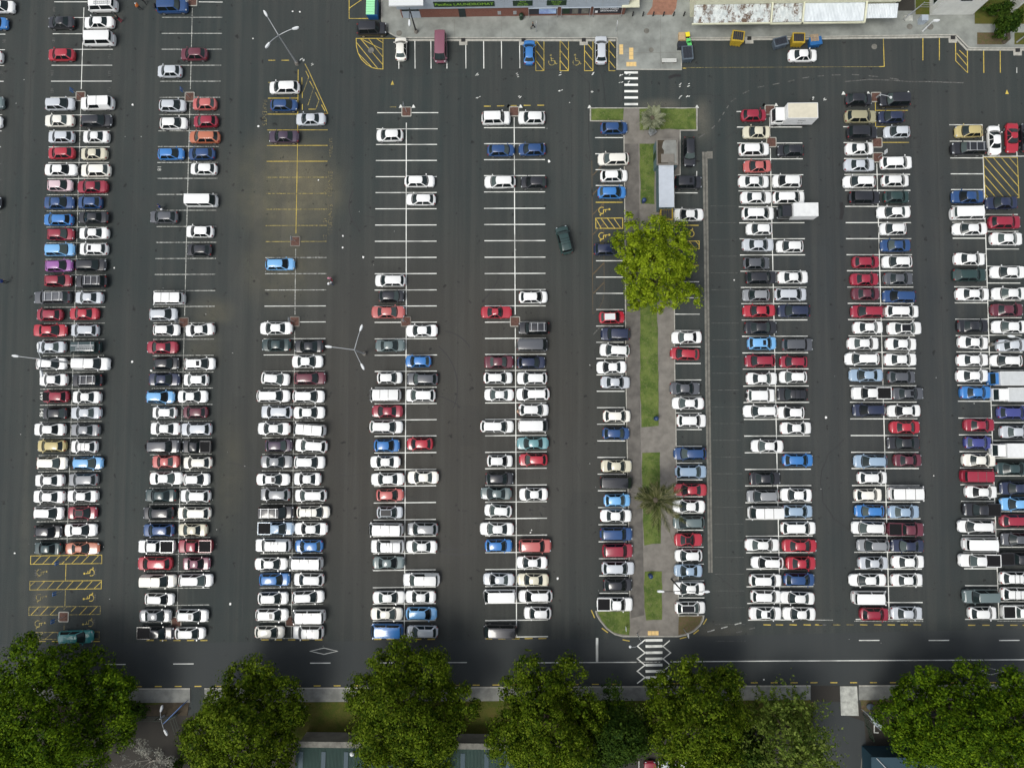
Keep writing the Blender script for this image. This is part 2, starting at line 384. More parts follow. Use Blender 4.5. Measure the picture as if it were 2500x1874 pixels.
GROUP = {'H': 'hatchbacks parked in the marked bays', 'S': 'sedans parked in the marked bays', 'W': 'station wagons parked in the marked bays', 'X': 'off-roaders parked in the marked bays',
 'V': 'vans parked in the marked bays', 'U': 'open-tray pickup trucks in the marked bays', 'Q': 'pickups with canopies in the marked bays', 'K': 'low sports coupes in the marked bays'}
def lerp(a, b, t): return a + (b - a) * t
def outline(xf, xr, hw, bf, br, k=4):
    pts = []
    for i in range(-k, k + 1):
        s = i / k; pts.append((xf - bf * abs(s) ** 2.6, hw * s))
    for i in range(k, -k - 1, -1):
        s = i / k; pts.append((xr + br * abs(s) ** 2.6, hw * s))
    return pts
def make_proto(T_, var):
    r = random.Random(hash((ord(T_), var)) & 0xffff); q = dict(SPEC[T_])
    if var:
        q['a'] += r.uniform(-.018, .02); q['b'] += r.uniform(-.02, .02); q['c'] += r.uniform(-.02, .012); q['d'] = min(.985, q['d'] + r.uniform(-.012, .008))
        q['H'] += r.uniform(-.04, .07); q['p'] += r.choice([-1, 0, 2]); q['hr'] += r.uniform(-.02, .02)
    L, Wd, Hh = q['L'], q['W'], q['H']; hw = Wd / 2
    X = lambda t: L / 2 - t * L
    open_bed = T_ == 'U'
    # lower hull
    st = [0, .006, .018, .036, .06, .09, .15, q['a'], .32, .45, .58, q['d'] - .02 if not open_bed else .625, .90, .935, .962, .982, .994, 1.0]
    st = sorted(set(round(x, 4) for x in st))
    def ztop(t):
        nose = lerp(.60, q['hood'] - .06, min(1, t / .045)) if t < .045 else lerp(q['hood'] - .06, q['hood'], min(1, (t - .045) / (q['a'] - .045 + 1e-6)))
        if t <= q['a']: return nose
        z = lerp(q['hood'], q['belt'], min(1, (t - q['a']) / .06))
        if t > q['d'] - .03: z = lerp(z, q['deck'], min(1, (t - q['d'] + .03) / .04))
        if t > .95: z = lerp(z, z - .22, (t - .95) / .05)
        return z
    mb = MB(); rings = []
    for t in st:
        u = abs(2 * t - 1); wv = hw * max(.52, (1 - u ** (q['p'] * 2.1)) ** .46 if u < 1 else .52)
        zt = ztop(t); e = max(0, (u - .93) / .07)
        zb = .20 + .12 * e; x = X(t)
        half = [(wv - .10, zb), (wv - .005, zb + .14), (wv, (zb + zt) / 2 + .02), (wv - .02, zt - .10), (wv - .07, zt - .02), (wv - .24, zt + .01), (0, zt + .035)]
        ring = [(x, y, z) for y, z in half] + [(x, -y, z) for y, z in reversed(half[:-1])]
        rings.append(ring)
    k = len(rings[0]); vs = [v for g in rings for v in g]; fs = []
    for i in range(len(rings) - 1):
        for j in range(k):
            a, b = i * k + j, i * k + (j + 1) % k
            fs.append((a, b, b + k, a + k))
    fs.append(tuple(reversed(range(k)))); fs.append(tuple(range((len(rings) - 1) * k, len(rings) * k)))
    fs = [tuple(reversed(f)) for f in fs]
    mb.add(vs, fs)
    # cabin shell
    hb, hr, zb = hw - .06, q['hr'] - .035 + (Wd - 1.74) * .3, q['belt'] - .03
    bulge = .16 if T_ not in 'VXQU' else .10
    base = outline(X(q['a']) , X(q['d']), hb, bulge * 1.3, bulge * .9)
    top = outline(X(q['b']), X(q['c']), hr, bulge, bulge * .8)
    zr = Hh - .035
    in1 = [(lerp(X((q['b'] + q['c']) / 2), x, .93), y * .9) for x, y in top]
    nb = len(base)
    vs = [(x, y, zb) for x, y in base] + [(x, y, zr) for x, y in top] + [(x, y, Hh) for x, y in in1]
    fs = []
    for i in range(nb):
        j = (i + 1) % nb; fs += [(i, j, nb + j, nb + i), (nb + i, nb + j, 2 * nb + j, 2 * nb + i)]
    fs.append(tuple(range(2 * nb, 3 * nb))); mb.add(vs, fs)
    parts = []
    if open_bed:   # tray walls and dark tray floor
        xa, xb = X(.64), X(.975)
        mb.box(xb, xa, hw - .13, hw - .03, .80, 1.10); mb.box(xb, xa, -hw + .03, -hw + .13, .80, 1.10); mb.box(xb - .09, xb, -hw + .05, hw - .05, .80, 1.08)
        tr = MB().box(xb + .01, xa - .01, -hw + .14, hw - .14, 1.055, 1.062)
        for i in range(9): tr.box(xb + .04, xa - .04, -.62 + i * .155 - .02, -.62 + i * .155 + .02, 1.06, 1.075)
        parts.append(('tray', tr, 'trim_black', 0))
    if T_ == 'Q':  # gap between cab and canopy
        parts.append(('canopy_gap', MB().box(X(.60) - .03, X(.60) + .03, -hr - .03, hr + .03, Hh - .6, Hh + .006), 'trim_black', 0))
    if T_ == 'V' : # drip rails
        mb.box(X(q['c']), X(q['b']), hr - .015, hr + .02, zr - .03, zr + .015); mb.box(X(q['c']), X(q['b']), -hr - .02, -hr + .015, zr - .03, zr + .015)
    body = ('body', mb, 'paint', 1)
    # glass patches
    def patch(A, B, off, v0=.06, v1=.94):
        """grid between base points A and roof points B, pushed outwards"""
        vs = []; kk = len(A)
        for v in (v0, (v0 + v1) / 2, v1):
            for i in range(kk): vs.append(Vector((lerp(A[i][0], B[i][0], v), lerp(A[i][1], B[i][1], v), lerp(zb, zr, v))) + Vector(off))
        fs = [(r_ * kk + i, r_ * kk + i + 1, (r_ + 1) * kk + i + 1, (r_ + 1) * kk + i) for r_ in range(2) for i in range(kk - 1)]
        return MB().add(vs, fs)
    k2 = 4
    def arc(o, lo, hi, rev=False):  # resample the front or rear arc
        seg = o[:2 * k2 + 1] if not rev else o[2 * k2 + 1:]
        res = []
        for i in range(9):
            s = lerp(lo, hi, i / 8) * (2 * k2); j = min(int(s), 2 * k2 - 1); f = s - j
            res.append((lerp(seg[j][0], seg[j + 1][0], f), lerp(seg[j][1], seg[j + 1][1], f)))
        return res
    parts.append(('windscreen', patch(arc(base, .03, .97), arc(top, .03, .97), (.012, 0, .012), .06, .99), 'glass', 1))
    parts.append(('rear_window', patch(arc(base, .05, .95, True), arc(top, .06, .94, True), (-.012, 0, .012), .18 if T_ not in 'V' else .45, .95), 'glass', 1))
    for sgn in (1, -1):
        xa, xb = base[2 * k2][0], base[2 * k2 + 1][0]; ta, tb = top[2 * k2][0], top[2 * k2 + 1][0]
        cut = .93 if T_ != 'Q' else .50
        mid = .46 if T_ not in 'UQ' else .5
        for lo_, hi_ in (((.05, mid - .022), (mid + .022, cut)) if cut > .6 else ((.05, cut),)):
            A = [(lerp(xa, xb, s), sgn * hb) for s in (lo_, (lo_ + hi_) / 2, hi_)]; B = [(lerp(ta, tb, s), sgn * hr) for s in (max(.03, lo_), (lo_ + hi_) / 2, min(hi_, .97))]
            if sgn < 0: A.reverse(); B.reverse()
            parts.append(('side_window', patch(A, B, (0, sgn * .018, .010), .06, .99), 'glass_dark', 0))
    zc = q['hood'] - .20
    # black scuttle below the windscreen, grille, and rubber roof gutters
    cw = MB(); A_ = arc(base, .04, .96); vs_ = []
    for px_, py_ in A_: vs_ += [(px_ + .01, py_, zb + .075), (px_ + .13, py_ * .99, zb + .028)]
    cw.add(vs_, [(2 * i, 2 * i + 1, 2 * i + 3, 2 * i + 2) for i in range(8)]); parts.append(('scuttle', cw, 'trim_black', 0))
    parts.append(('grille', MB().box(L / 2 - .06, L / 2 + .012, -hw * .42, hw * .42, .34, .50), 'trim_black', 0))
    for sgn in (1, -1):
        parts.append(('headlight', MB().ball((L / 2 - .22, sgn * (hw - .27), zc + .02), .16, .15, .09), 'headlight', 1))
        parts.append(('taillight', MB().ball((-L / 2 + .15, sgn * (hw - .24), .74 if T_ not in 'VX' else .90), .11, .13, .14), 'taillight', 1))
        parts.append(('wing_mirror', MB().box(X(q['a'] + .045) - .06, X(q['a'] + .045) + .06, sgn * (hw + .06) - .09, sgn * (hw + .06) + .09, q['belt'], q['belt'] + .13, taper=.01), 'paint', 0))
    for sx in (L * .5 - L * .185, -L * .5 + L * .20):
        for sgn in (1, -1):
            wb = MB(); y0, y1 = sorted((sgn * (hw - .20), sgn * (hw + .006)))
            ring = []
            for y in (y0, y1): ring += [(sx + .32 * math.cos(i * math.pi / 8), y, .32 + .32 * math.sin(i * math.pi / 8)) for i in range(16)]
            wb.add(ring, [(i, 16 + i, 16 + (i + 1) % 16, (i + 1) % 16) for i in range(16)] + [tuple(range(16)), tuple(reversed(range(16, 32)))], 0)
            yo = sgn * (hw + .012)
            wb.add([(sx + .2 * math.cos(i * math.pi / 6), yo, .32 + .2 * math.sin(i * math.pi / 6)) for i in range(12)], [tuple(range(12)) if sgn < 0 else tuple(reversed(range(12)))], 1)
            parts.append(('wheel', wb, ['tyre', 'rim'], 1))
    res = []
    for nm, m_, mt, sm in [body] + parts:
        res.append((nm, mesh(KIND[T_][0] + '_' + nm, m_.v, m_.f, mt, m_.m, bool(sm), 38), mt))
    hr2 = hr
    ex = {}
    e = MB()
    for t in (.15, .5, .85):
        x = lerp(X(q['b']), X(q['c']), t); e.box(x - .04, x + .04, -hr2 - .02, hr2 + .02, Hh + .05, Hh + .09)
    for sgn in (1, -1): e.box(lerp(X(q['b']), X(q['c']), .95), lerp(X(q['b']), X(q['c']), .05), sgn * hr2 * .92 - .025, sgn * hr2 * .92 + .025, Hh - .04, Hh + .05)
    ex['r'] = ('roof_rack', mesh('roof_rack', e.v, e.f, 'rack'))
    e = MB()
    for t in (.3, .62): 
        x = lerp(X(q['b']), X(q['c']), t); e.box(x - .03, x + .03, -hr2, hr2, Hh - .01, Hh + .012)
    ex['g'] = ('roof_ribs', mesh('roof_ribs', e.v, e.f, 'trim_black' if T_ != 'V' else 'concrete_dark'))
    x = lerp(X(q['b']), X(q['c']), .22); e = MB().box(x - .24, x + .24, -.36, .36, Hh - .004, Hh + .008)
    ex['s'] = ('sunroof', mesh('sunroof', e.v, e.f, 'sunroof'))
    xm = X((q['b'] + q['c']) / 2); hl = (X(q['b']) - X(q['c'])) / 2
    e = MB().box(xm - hl * .86, xm + hl * .88, -hr2 * .84, hr2 * .84, Hh - .004, Hh + .006)
    ex['k'] = ('roof_panel', mesh('dark_roof_panel', e.v, e.f, 'sunroof'))
    ex['q'] = ('roof_panel', mesh('white_roof_panel', e.v, e.f, 'lamp_white'))
    e = MB()
    for y in (.12, .52): e.box(xm - hl * .9, xm + hl * .5, y - .03, y + .03, Hh + .06, Hh + .12)
    for i in range(9): xx = lerp(xm - hl * .85, xm + hl * .45, i / 8); e.box(xx - .025, xx + .025, .12, .52, Hh + .07, Hh + .10)
    e.box(xm - hl, xm + hl * .9, -.22, -.12, Hh + .05, Hh + .13)
    for t in (-.7, .3): e.box(xm + hl * t - .03, xm + hl * t + .03, -hr2, hr2, Hh, Hh + .06)
    ex['l'] = ('ladder', mesh('ladder', e.v, e.f, 'rack'))
    e = MB().box(X(.05), X(q['a'] - .02), -hw + .2, hw - .2, q['hood'] + .004, q['hood'] + .032)
    ex['h'] = ('bonnet_panel', mesh('dark_bonnet', e.v, e.f, 'trim_black', smooth=False))
    e = MB()
    ring = [(-L / 2 - .02, .36 * math.cos(i * math.pi / 8), .95 + .36 * math.sin(i * math.pi / 8)) for i in range(16)]
    e.add(ring + [(-L / 2 - .24, y, z) for _, y, z in ring], [(i, (i + 1) % 16, 16 + (i + 1) % 16, 16 + i) for i in range(16)] + [tuple(range(16)), tuple(reversed(range(16, 32)))])
    ex['w'] = ('spare_wheel', mesh('spare_wheel', e.v, e.f, 'tyre'))
    return q, res, ex
PROTO = {(t, v): make_proto(t, v) for t in SPEC for v in range(6 if t in 'HSW' else 3)}
FLAGTXT = {'r': 'with roof rack', 's': 'with sunroof', 'k': 'with black roof', 'q': 'with white roof', 'l': 'carrying a ladder', 'w': 'with spare wheel', 'h': 'with black bonnet'}
FLAG_Z = {'V': 1.0}
def place_car(px, py, lpx, typ, ang, colr, flags, label, seed=0):
    """px,py centre of the vehicle in the photo; ang heading of its nose in degrees (0 = right)"""
    rr = random.Random(seed * 7919 + 13)
    q, parts, ex = PROTO[(typ, rr.randrange(6 if typ in 'HSW' else 3))]
    loc = P(px, py, q['H'] * .42); loc.z = 0
    L = lpx / 16.55; sx = max(.88, min(1.16, L / q['L']))
    if typ in 'VUQX': sx = max(.85, min(1.22, L / q['L']))
    root = thing(KIND[typ][0], label, KIND[typ][1], loc, R_(ang + rr.uniform(-1.0, 1.0)), GROUP[typ])
    root.scale = (sx, rr.uniform(.98, 1.04), 1)
    c = PAINT[colr]; j = rr.uniform(.93, 1.05)
    col = (min(.84, c[0] * j), min(.84, c[1] * j), min(.84, c[2] * j), 1)
    for nm, me, mt in parts:
        o = bpy.data.objects.new(nm, me); COL.objects.link(o); o.parent = root
        if mt == 'paint': o.color = col
        if nm in ('windscreen', 'rear_window') and rr.random() < .28:
            o.material_slots[0].link = 'OBJECT'; o.material_slots[0].material = M['glass_light' if rr.random() < .6 else 'glass_dark']
    for f in flags:
        if f in ex:
            nm, me = ex[f]; o = bpy.data.objects.new(nm, me); COL.objects.link(o); o.parent = root
    return root
DATA = {
'A': """-60 90 60 W r W;-170 75 200 H r B;-190 18 485 S l W;-190 42 870 W r Z;-200 25 1030 S r W
403 640 195 S l K;403 637 465 H l R;375 635 880 W r S;373 632 1020 S l w;403 632 1157 H l S;403 636 1293 H l R;376 658 1435 S r W;397 620 1565 H r I
735 993 45 V l W l;705 972 195 S l W;688 972 330 V l W;672 965 872 Q l W;677 955 1022 W r K;705 920 1157 S l W;680 910 1300 S l C;677 937 1438 W l w;648 915 1577 S l A
1312 1590 55 X r F w;1325 1540 605 H l S;1338 1575 893 H r S;1345 1588 1043 H r W;1328 1560 1300 H r B
1520 1755 460 H l M;1622 1832 880 H l D;1630 1842 1027 H l A;1590 1860 1158 W l O;1585 1818 1300 H l F;1603 1835 1427 H l W""",
'B': """863 1125 245 X r K;125 390 740 W l W;135 373 890 H r F;352 610 1008 S l S;123 385 1155 S l V
1030 1262 1143 H l W;1268 1527 1530 H r W;1918 2165 997 X r W;1965 2200 1270 H r F;1942 2208 1535 W l W
v 1240 310 515 H u w;v 1573 268 530 V d m""",
'C': """85 315 995 W l W;88 320 1262 H l F;105 328 1540 H l K;778 1012 1082 H r F;757 1022 1343 W l w;778 1012 1485 H r W;755 998 1625 H r B
1405 1635 1540 X r K s;1965 2180 975 H r A;1985 2205 1118 S l C;1948 2205 1262 W r W;1985 2217 1405 S l D;1942 2200 1535 S r W
v 180 335 550 H u B;v 785 298 545 W u S;v 1530 1150 1408 W d K""",
'D': """128 352 1272 H l K;90 333 1530 W l W;705 928 840 H r K;700 965 985 W r c;718 972 1120 X r K;702 940 1258 S r W;692 948 1395 S r S;685 955 1535 W l W
988 1250 845 X l K;980 1200 988 H l N;1028 1248 1115 H l S;1000 1265 1375 W r W;1010 1238 1527 H r W;220 465 472 S r W
1628 1860 1110 H l Y;1598 1885 1255 X l K r;v 1955 1058 1312 S u W;v 2105 1038 1292 K d R;v 2235 1040 1290 S u K""",
'E': """-200 12 120 S r K;372 632 122 S r F;367 622 265 H l B;395 630 387 H r A;370 635 517 W r L;378 620 652 H r P;372 610 777 H r A;283 600 920 X l E r
308 535 1065 H l A;283 573 1197 S r R;310 562 1338 S l S;293 575 1478 H r W;330 575 1613 S l W
655 865 120 H l F;660 925 248 S l K;665 925 380 S l W;668 915 512 W l W s;632 905 647 W r K;635 908 785 X l K r;632 875 922 S l S;585 840 1057 S l R
597 838 1197 W l S;588 850 1340 V l T l;610 930 1478 Q r W;607 870 1617 X l K r
1262 1505 242 H l E;1282 1560 928 V l W g;1258 1500 1062 W r S;1290 1522 1193 H r W;1237 1505 1340 S l A;1293 1515 1475 H r K;1255 1522 1610 S r N
1563 1837 105 V r W;1567 1805 365 H l W;1577 1790 520 H l K;1562 1813 1193 S l W a4;1553 1818 1478 W r W s;1547 1760 1613 H l W""",
'F': """95 348 640 W r L;50 328 1180 S l W;65 315 1320 S l T;60 305 1605 H r W a-4;340 590 1332 S l K;322 585 1460 S r W;337 607 1600 W r M
1020 1280 778 W l W;1050 1272 910 H r K;992 1275 1043 S r D;1025 1275 1325 S r Z;1038 1252 1597 H r W
1280 1535 95 H l W;1283 1550 1200 S l W;1278 1495 1457 H l B;1290 1552 1607 W l E;1915 2175 1045 K r R;1943 2190 1463 S r M;1937 2180 1597 H r W""",
'G': """92 335 917 H r W;88 352 1177 X l K r;75 335 1320 V r E;77 315 1467 H r N;77 330 1600 W l W
735 945 513 W r N;768 985 1087 H r R q;785 1030 1228 X l N;775 1025 1365 W l W a-3;748 997 1508 S l W;782 1028 1635 S r S
1395 1648 225 S l W;1410 1618 850 H r K;1380 1632 1257 S l W;1370 1612 1395 H l R a-3
1960 2225 80 S r W;1975 2245 213 W r W;2008 2227 345 H l W;1975 2240 478 S r S;1983 2205 632 H r E;2003 2265 752 W r K;1978 2205 900 H l G;1980 2250 1032 S l R;1993 2267 1173 S r K
2022 2262 1305 W r L s;2000 2250 1453 W l A;2010 2267 1603 S r W""",
'H': """93 360 78 W r W;122 348 490 H l W;132 387 752 S r W;107 375 895 W r S;135 405 1033 W l N;170 427 1318 X r E;150 380 1462 H l A;148 377 1590 H l W
735 993 77 X r K;763 988 622 H r A;745 982 767 S r A;757 990 890 S r M;752 1028 1038 W l A;770 1018 1173 S r W;722 982 1308 S r W;702 985 1437 W l W;737 1015 1575 S l b
1028 1240 73 H r U;970 1248 203 S l W;995 1215 343 H l W;1000 1248 483 S l F;1015 1265 620 H l W;1027 1270 762 S r E;1020 1295 910 W l F
1042 1320 1037 W r W;1060 1342 1180 S r W k;1047 1300 1313 S r W;1033 1300 1443 S r W;1062 1290 1590 H r E
1600 1865 72 S l F;1597 1880 210 V r W;1607 1893 343 S l W;1620 1877 597 S r W;1613 1888 730 W r U;1635 1912 893 S r W;1647 1905 1160 S r K;1655 1903 1300 S r W a-4;1647 1905 1447 S r W;1643 1905 1580 S r W
1887 2150 123 S l N;1915 2178 285 W r A;1927 2192 427 S r W;1927 2215 708 S l W;1940 2225 888 S l W;1927 2197 1025 S r M;1940 2230 1168 S l W;1980 2235 1322 S r S;1925 2193 1453 H l W""",
'I': """357 585 165 H l A h;360 570 307 H l K;285 557 442 S l W;315 562 580 H l Y;307 572 725 W r w;295 548 870 S l W;280 553 1008 S l W;283 540 1145 W r W;290 530 1300 H r K;290 522 1443 S l T
610 858 170 S l W;595 860 303 S l S;597 845 447 S l G;597 825 587 H l W g;610 873 725 W r L;580 830 865 W l G;567 832 1003 S l W;578 825 1143 S r A k;548 822 1288 S r W;543 857 1443 K r O
1230 1475 168 W r L;1285 1495 300 H l W;1268 1525 435 S l W;1242 1518 585 X r E w;1285 1515 713 S l D;1265 1545 853 S r W;1225 1490 997 S l T;1207 1470 1145 W l K;1208 1472 1290 H l F;1163 1475 1427 U l W;1160 1455 1570 W l R
1502 1757 165 S r W;1543 1755 297 H l M;1527 1787 440 W l S;1540 1785 587 U l K;1545 1790 722 H l w;1547 1772 862 H r W;1520 1777 1002 W l W;1497 1780 1147 W l w;1503 1752 1287 S l C;1500 1793 1425 U l A;1547 1777 1570 S r m""",
'J': """22 307 160 W r W;60 325 295 W l S;32 310 435 S l W;95 325 577 H r V;60 325 713 S r G;22 305 862 S r W s;57 305 990 W l G;35 340 1140 Q r K r;35 340 1275 U r b;10 310 1418 Q l W g;10 285 1573 S r W
325 597 163 W r W;335 600 300 S r W;328 605 445 V l W g a-5;348 620 580 W l W a-3;338 600 718 W r W;338 568 858 S l W;345 613 998 W l W;360 640 1138 W r w g;343 622 1277 S l W;347 583 1423 H l B;288 580 1568 V l W g
970 1240 153 V l W g;995 1257 288 S l A;975 1257 420 W r W;1012 1230 577 H r B;982 1235 715 S l W;988 1270 860 S l W;1032 1263 993 H r D;1037 1255 1140 H r S k;965 1257 1285 V l W g;985 1265 1427 Q l W g;1005 1268 1562 S r Z
1280 1530 155 W l W;1290 1510 563 H l R;1297 1558 845 S l w;1297 1552 1280 W l G;1285 1545 1427 S l W
1943 2192 150 S l W;1910 2190 417 W r W;1967 2182 707 H r W;1952 2190 855 H r K;1913 2172 980 S l Z;1945 2175 1125 H l W a-4;1907 2190 1278 S l W;1950 2177 1420 H r B""",
'K': """72 350 145 W l W;90 342 277 H r W;87 333 412 V r W;78 342 558 S l j;95 333 697 H l R;97 335 987 S l W;92 365 1422 X r D w;75 330 1560 S l W
803 1033 330 H r w;798 1025 475 H r F;787 1043 750 S r C;778 1048 888 V r K;810 1030 1038 H r L;780 1040 1168 S r W;778 1050 1322 X r F;798 1053 1462 X r A;793 1063 1610 W r S
1365 1617 97 S r E;1385 1650 222 S l W;1427 1670 368 W r W;1400 1670 645 W l F;1412 1672 797 W r b;1402 1672 950 S l R;1393 1658 1088 S l W;1397 1655 1225 W l Z;1405 1635 1370 K r R k;1410 1635 1503 H l W;1407 1632 1630 S l b
2015 2250 157 X r W w;1987 2275 287 W l W;2053 2317 582 S l W;2037 2295 855 S r K;2018 2283 1003 W l G;2030 2320 1143 V l W g;2003 2285 1413 S r W;2055 2320 1563 H l W""",
'L': """130 382 147 W l K g;135 355 300 H l W;157 412 430 S r W;177 428 700 H r B;160 415 993 S l W;172 423 1130 H r b;165 450 1272 W r W;175 458 1420 S r R;205 450 1567 S r R
763 1083 137 U l W;770 1040 278 W l N;778 1052 710 W l b;808 1052 848 H r W;783 1008 993 H r w;785 1025 1128 H l B;760 1037 1270 W l W;793 1083 1418 H l G;815 1058 1565 S r S
1095 1358 140 S r E s;1060 1330 285 S l W;1080 1328 423 S r R;1058 1322 555 S l K;1110 1342 700 S r M;1072 1375 982 V r W g;1065 1322 1135 S r b;1065 1362 1283 U r M;1092 1357 1420 S l N;1100 1362 1555 S r W
1673 1927 130 S r B;1705 1955 405 S r A;1710 1930 553 H r p;1693 1965 700 S r w;1687 1955 835 V r A g;1718 1977 967 S r W;1703 2000 1117 U l K;1657 1955 1258 W l W;1703 1995 1407 V r W;1668 2000 1545 U l W
1990 2240 300 W r p;2010 2270 463 S r S;1970 2250 770 S r T;2010 2270 935 S l N;2013 2270 1068 S l L;2015 2300 1210 W r A;2020 2280 1365 S l E;2010 2300 1530 U r K""",
'M': """485 790 553 W r J a3
1182 1485 80 Q r w;1222 1473 232 H r W;1180 1450 372 S r G;1160 1475 517 U r K;1505 1797 75 W r W;1485 1758 372 W r W s;1475 1735 520 H r W""",
'N': """45 303 68 W r B;33 290 225 H r W;15 290 365 W r W s;8 258 510 H r w;337 592 68 W l W;322 592 215 W r W a2;320 600 380 V l W g;328 587 512 X l W g
1005 1275 217 S r W;988 1255 355 S r w;985 1255 500 V l B;1258 1565 70 Q l W;1280 1533 213 S l W;1283 1542 355 W r L;1290 1550 508 W l S;1935 2195 65 S l S;1935 2210 208 V l W;1937 2215 505 V l K""",
'O': """80 342 68 S l C;92 372 207 W l W;137 363 350 H l W;805 1047 113 H r K;753 1050 275 U r W;1400 1655 143 S l W;1412 1662 305 H r W k
2040 2305 75 W r W;2052 2300 210 W r W;2037 2302 352 S r W s
v 1200 1605 1850 H u A;v 1347 1605 1850 H u S;v 1482 1612 1862 H u W""",
'P': """188 440 68 H r F;158 437 222 S l W a-2;180 445 355 S l W;738 1037 70 S l W;767 1050 220 V r W;830 1065 360 H r A;1093 1350 70 S r W;1090 1347 350 S r S
1703 1993 210 X l Z;1745 1973 350 H r W;2010 2280 55 H r W g;2020 2280 188 W r W g;2030 2300 340 U r W"""}
# divider x of each double row: (x at y=200, x at y=1400)
DIV = [(None, 30), (200, 160.5), (465, 435), (727.5, 712.5), (992.5, 987.5), (1254.5, 1260.5), (1590, 1600), (1876, 1902.5), (2135.5, 2168.5), (2394.5, 2435)]
ORD = ['first', 'second', 'third', 'fourth', 'fifth', 'sixth', 'seventh', 'eighth', 'ninth', 'tenth', 'eleventh', 'twelfth', 'thirteenth', 'fourteenth', 'fifteenth', 'sixteenth', 'seventeenth', 'eighteenth', 'nineteenth', 'twentieth']
def ordn(i):
    if i < 20: return ORD[i]
    if i == 29: return 'thirtieth'
    return ('twenty-' + ORD[i - 20]) if i < 29 else 'thirty-' + ORD[i - 30]
cars = []
for t, s in DATA.items():
    for e in s.replace('\n', ';').split(';'):
        a = e.split()
        if not a: continue
        vert = a[0] == 'v'
        if vert: a = a[1:]
        x0, x1, x2 = map(float, a[:3]); typ, fc, cl = a[3:6]; fl = ''; an = 0
        for k in a[6:]:
            if k[0] == 'a': an = float(k[1:])
            else: fl += k
        if vert: (px, py0), (_, py1) = Tpx(t, x0, x1), Tpx(t, x0, x2); cars.append(dict(x=px, y=(py0 + py1) / 2, l=py1 - py0, t=typ, f=fc, c=cl, fl=fl, an=an, v=1))
        else:
            (pa, py), (pb, _) = Tpx(t, x0, x2), Tpx(t, x1, x2); cars.append(dict(x=(pa + pb) / 2, y=py, l=pb - pa, t=typ, f=fc, c=cl, fl=fl, an=an, v=0))
cols = {}
for c in cars:
    if c['v'] or c['y'] < 235 and c['x'] > 1900 or (c['x'] > 850 and c['x'] < 980 and c['y'] < 100): c['col'] = None; continue
    if c['x'] < 40: c['col'] = 0
    else:
        best = None
        for b in range(1, 10):
            xa, xb = DIV[b]; xd = xa + (xb - xa) * (c['y'] - 200) / 1200
            dd = abs(c['x'] - xd) if b != 6 else abs(abs(c['x'] - xd) - 90) 
            if best is None or dd < best[0]: best = (dd, b, c['x'] > xd)
        c['col'] = best[1] * 2 - 1 + int(best[2])
    cols.setdefault(c['col'], []).append(c)
for k in cols: cols[k].sort(key=lambda c: c['y'])
SPECIAL = ['off-white hatchback nose-in at the kerb, leftmost car below the laundromat', 'mauve van parked tail-in at the kerb below the laundromat',
 'blue hatchback nose-in beside the first yellow hatched box below the shops', 'silver station wagon nose-in between yellow hatched boxes by the plaza',
 'black station wagon facing down beside the small concrete utility building']
vert_lab = {}
DESC = {'d': 'facing down', 'u': 'facing up'}
for i, c in enumerate(cars):
    cn, kn = CNAME[c['c']], KIND[c['t']][1]
    if c['v']:
        x, y = c['x'], c['y']
        if y < 200: lab = {0: SPECIAL[0], 1: SPECIAL[1], 2: SPECIAL[2], 3: SPECIAL[3]}[0 if x < 1000 else 1 if x < 1200 else 2 if x < 1350 else 3]
        elif x < 2000 and y < 500: lab = SPECIAL[4]
        elif y < 500: lab = {'W': 'white sedan parked nose-up beside the red coupe above the yellow hatching', 'R': 'bright red coupe parked between a white and a black sedan', 'K': 'black sedan at the right picture edge beside the red coupe'}[c['c']]
        else: lab = {'A': 'crimson', 'S': 'silver', 'W': 'white'}[c['c']] + ' hatchback peeking out below the trees at the bottom edge'
        ang = 90 if c['f'] == 'u' else -90
    else:
        ang = 180 if c['f'] == 'l' else 0
        if c['col'] is None:
            lab = 'black off-roader parked beside the pavement corner above a yellow hatched area' if c['x'] < 1200 else 'white sedan parked alone below the yellow skip bin'
        else:
            k = cols[c['col']].index(c); ft = [FLAGTXT[f] for f in c['fl'] if f in FLAGTXT]
            lab = f"{cn} {kn} {ft[0] + ' ' if ft else ''}facing {'left' if c['f'] == 'l' else 'right'}, {ordn(k)} from top in {ordn(c['col'])} column"
            if c['col'] == 0: lab = f"{cn} {kn} cut by the left picture edge, {ordn(k)} from top"
    place_car(c['x'], c['y'], c['l'], c['t'], ang + c['an'], c['c'], c['fl'], lab, i + 1)
# the dark green canopy pickup driving up the aisle
a, b = Tpx('G', 445, 318), Tpx('G', 505, 552)
place_car((a[0] + b[0]) / 2, (a[1] + b[1]) / 2, math.dist(a, b), 'Q', 90 + 13, 'U', 'g', 'dark green pickup with canopy driving up the empty aisle', 777)['group'] = 'vehicles moving along the aisles'
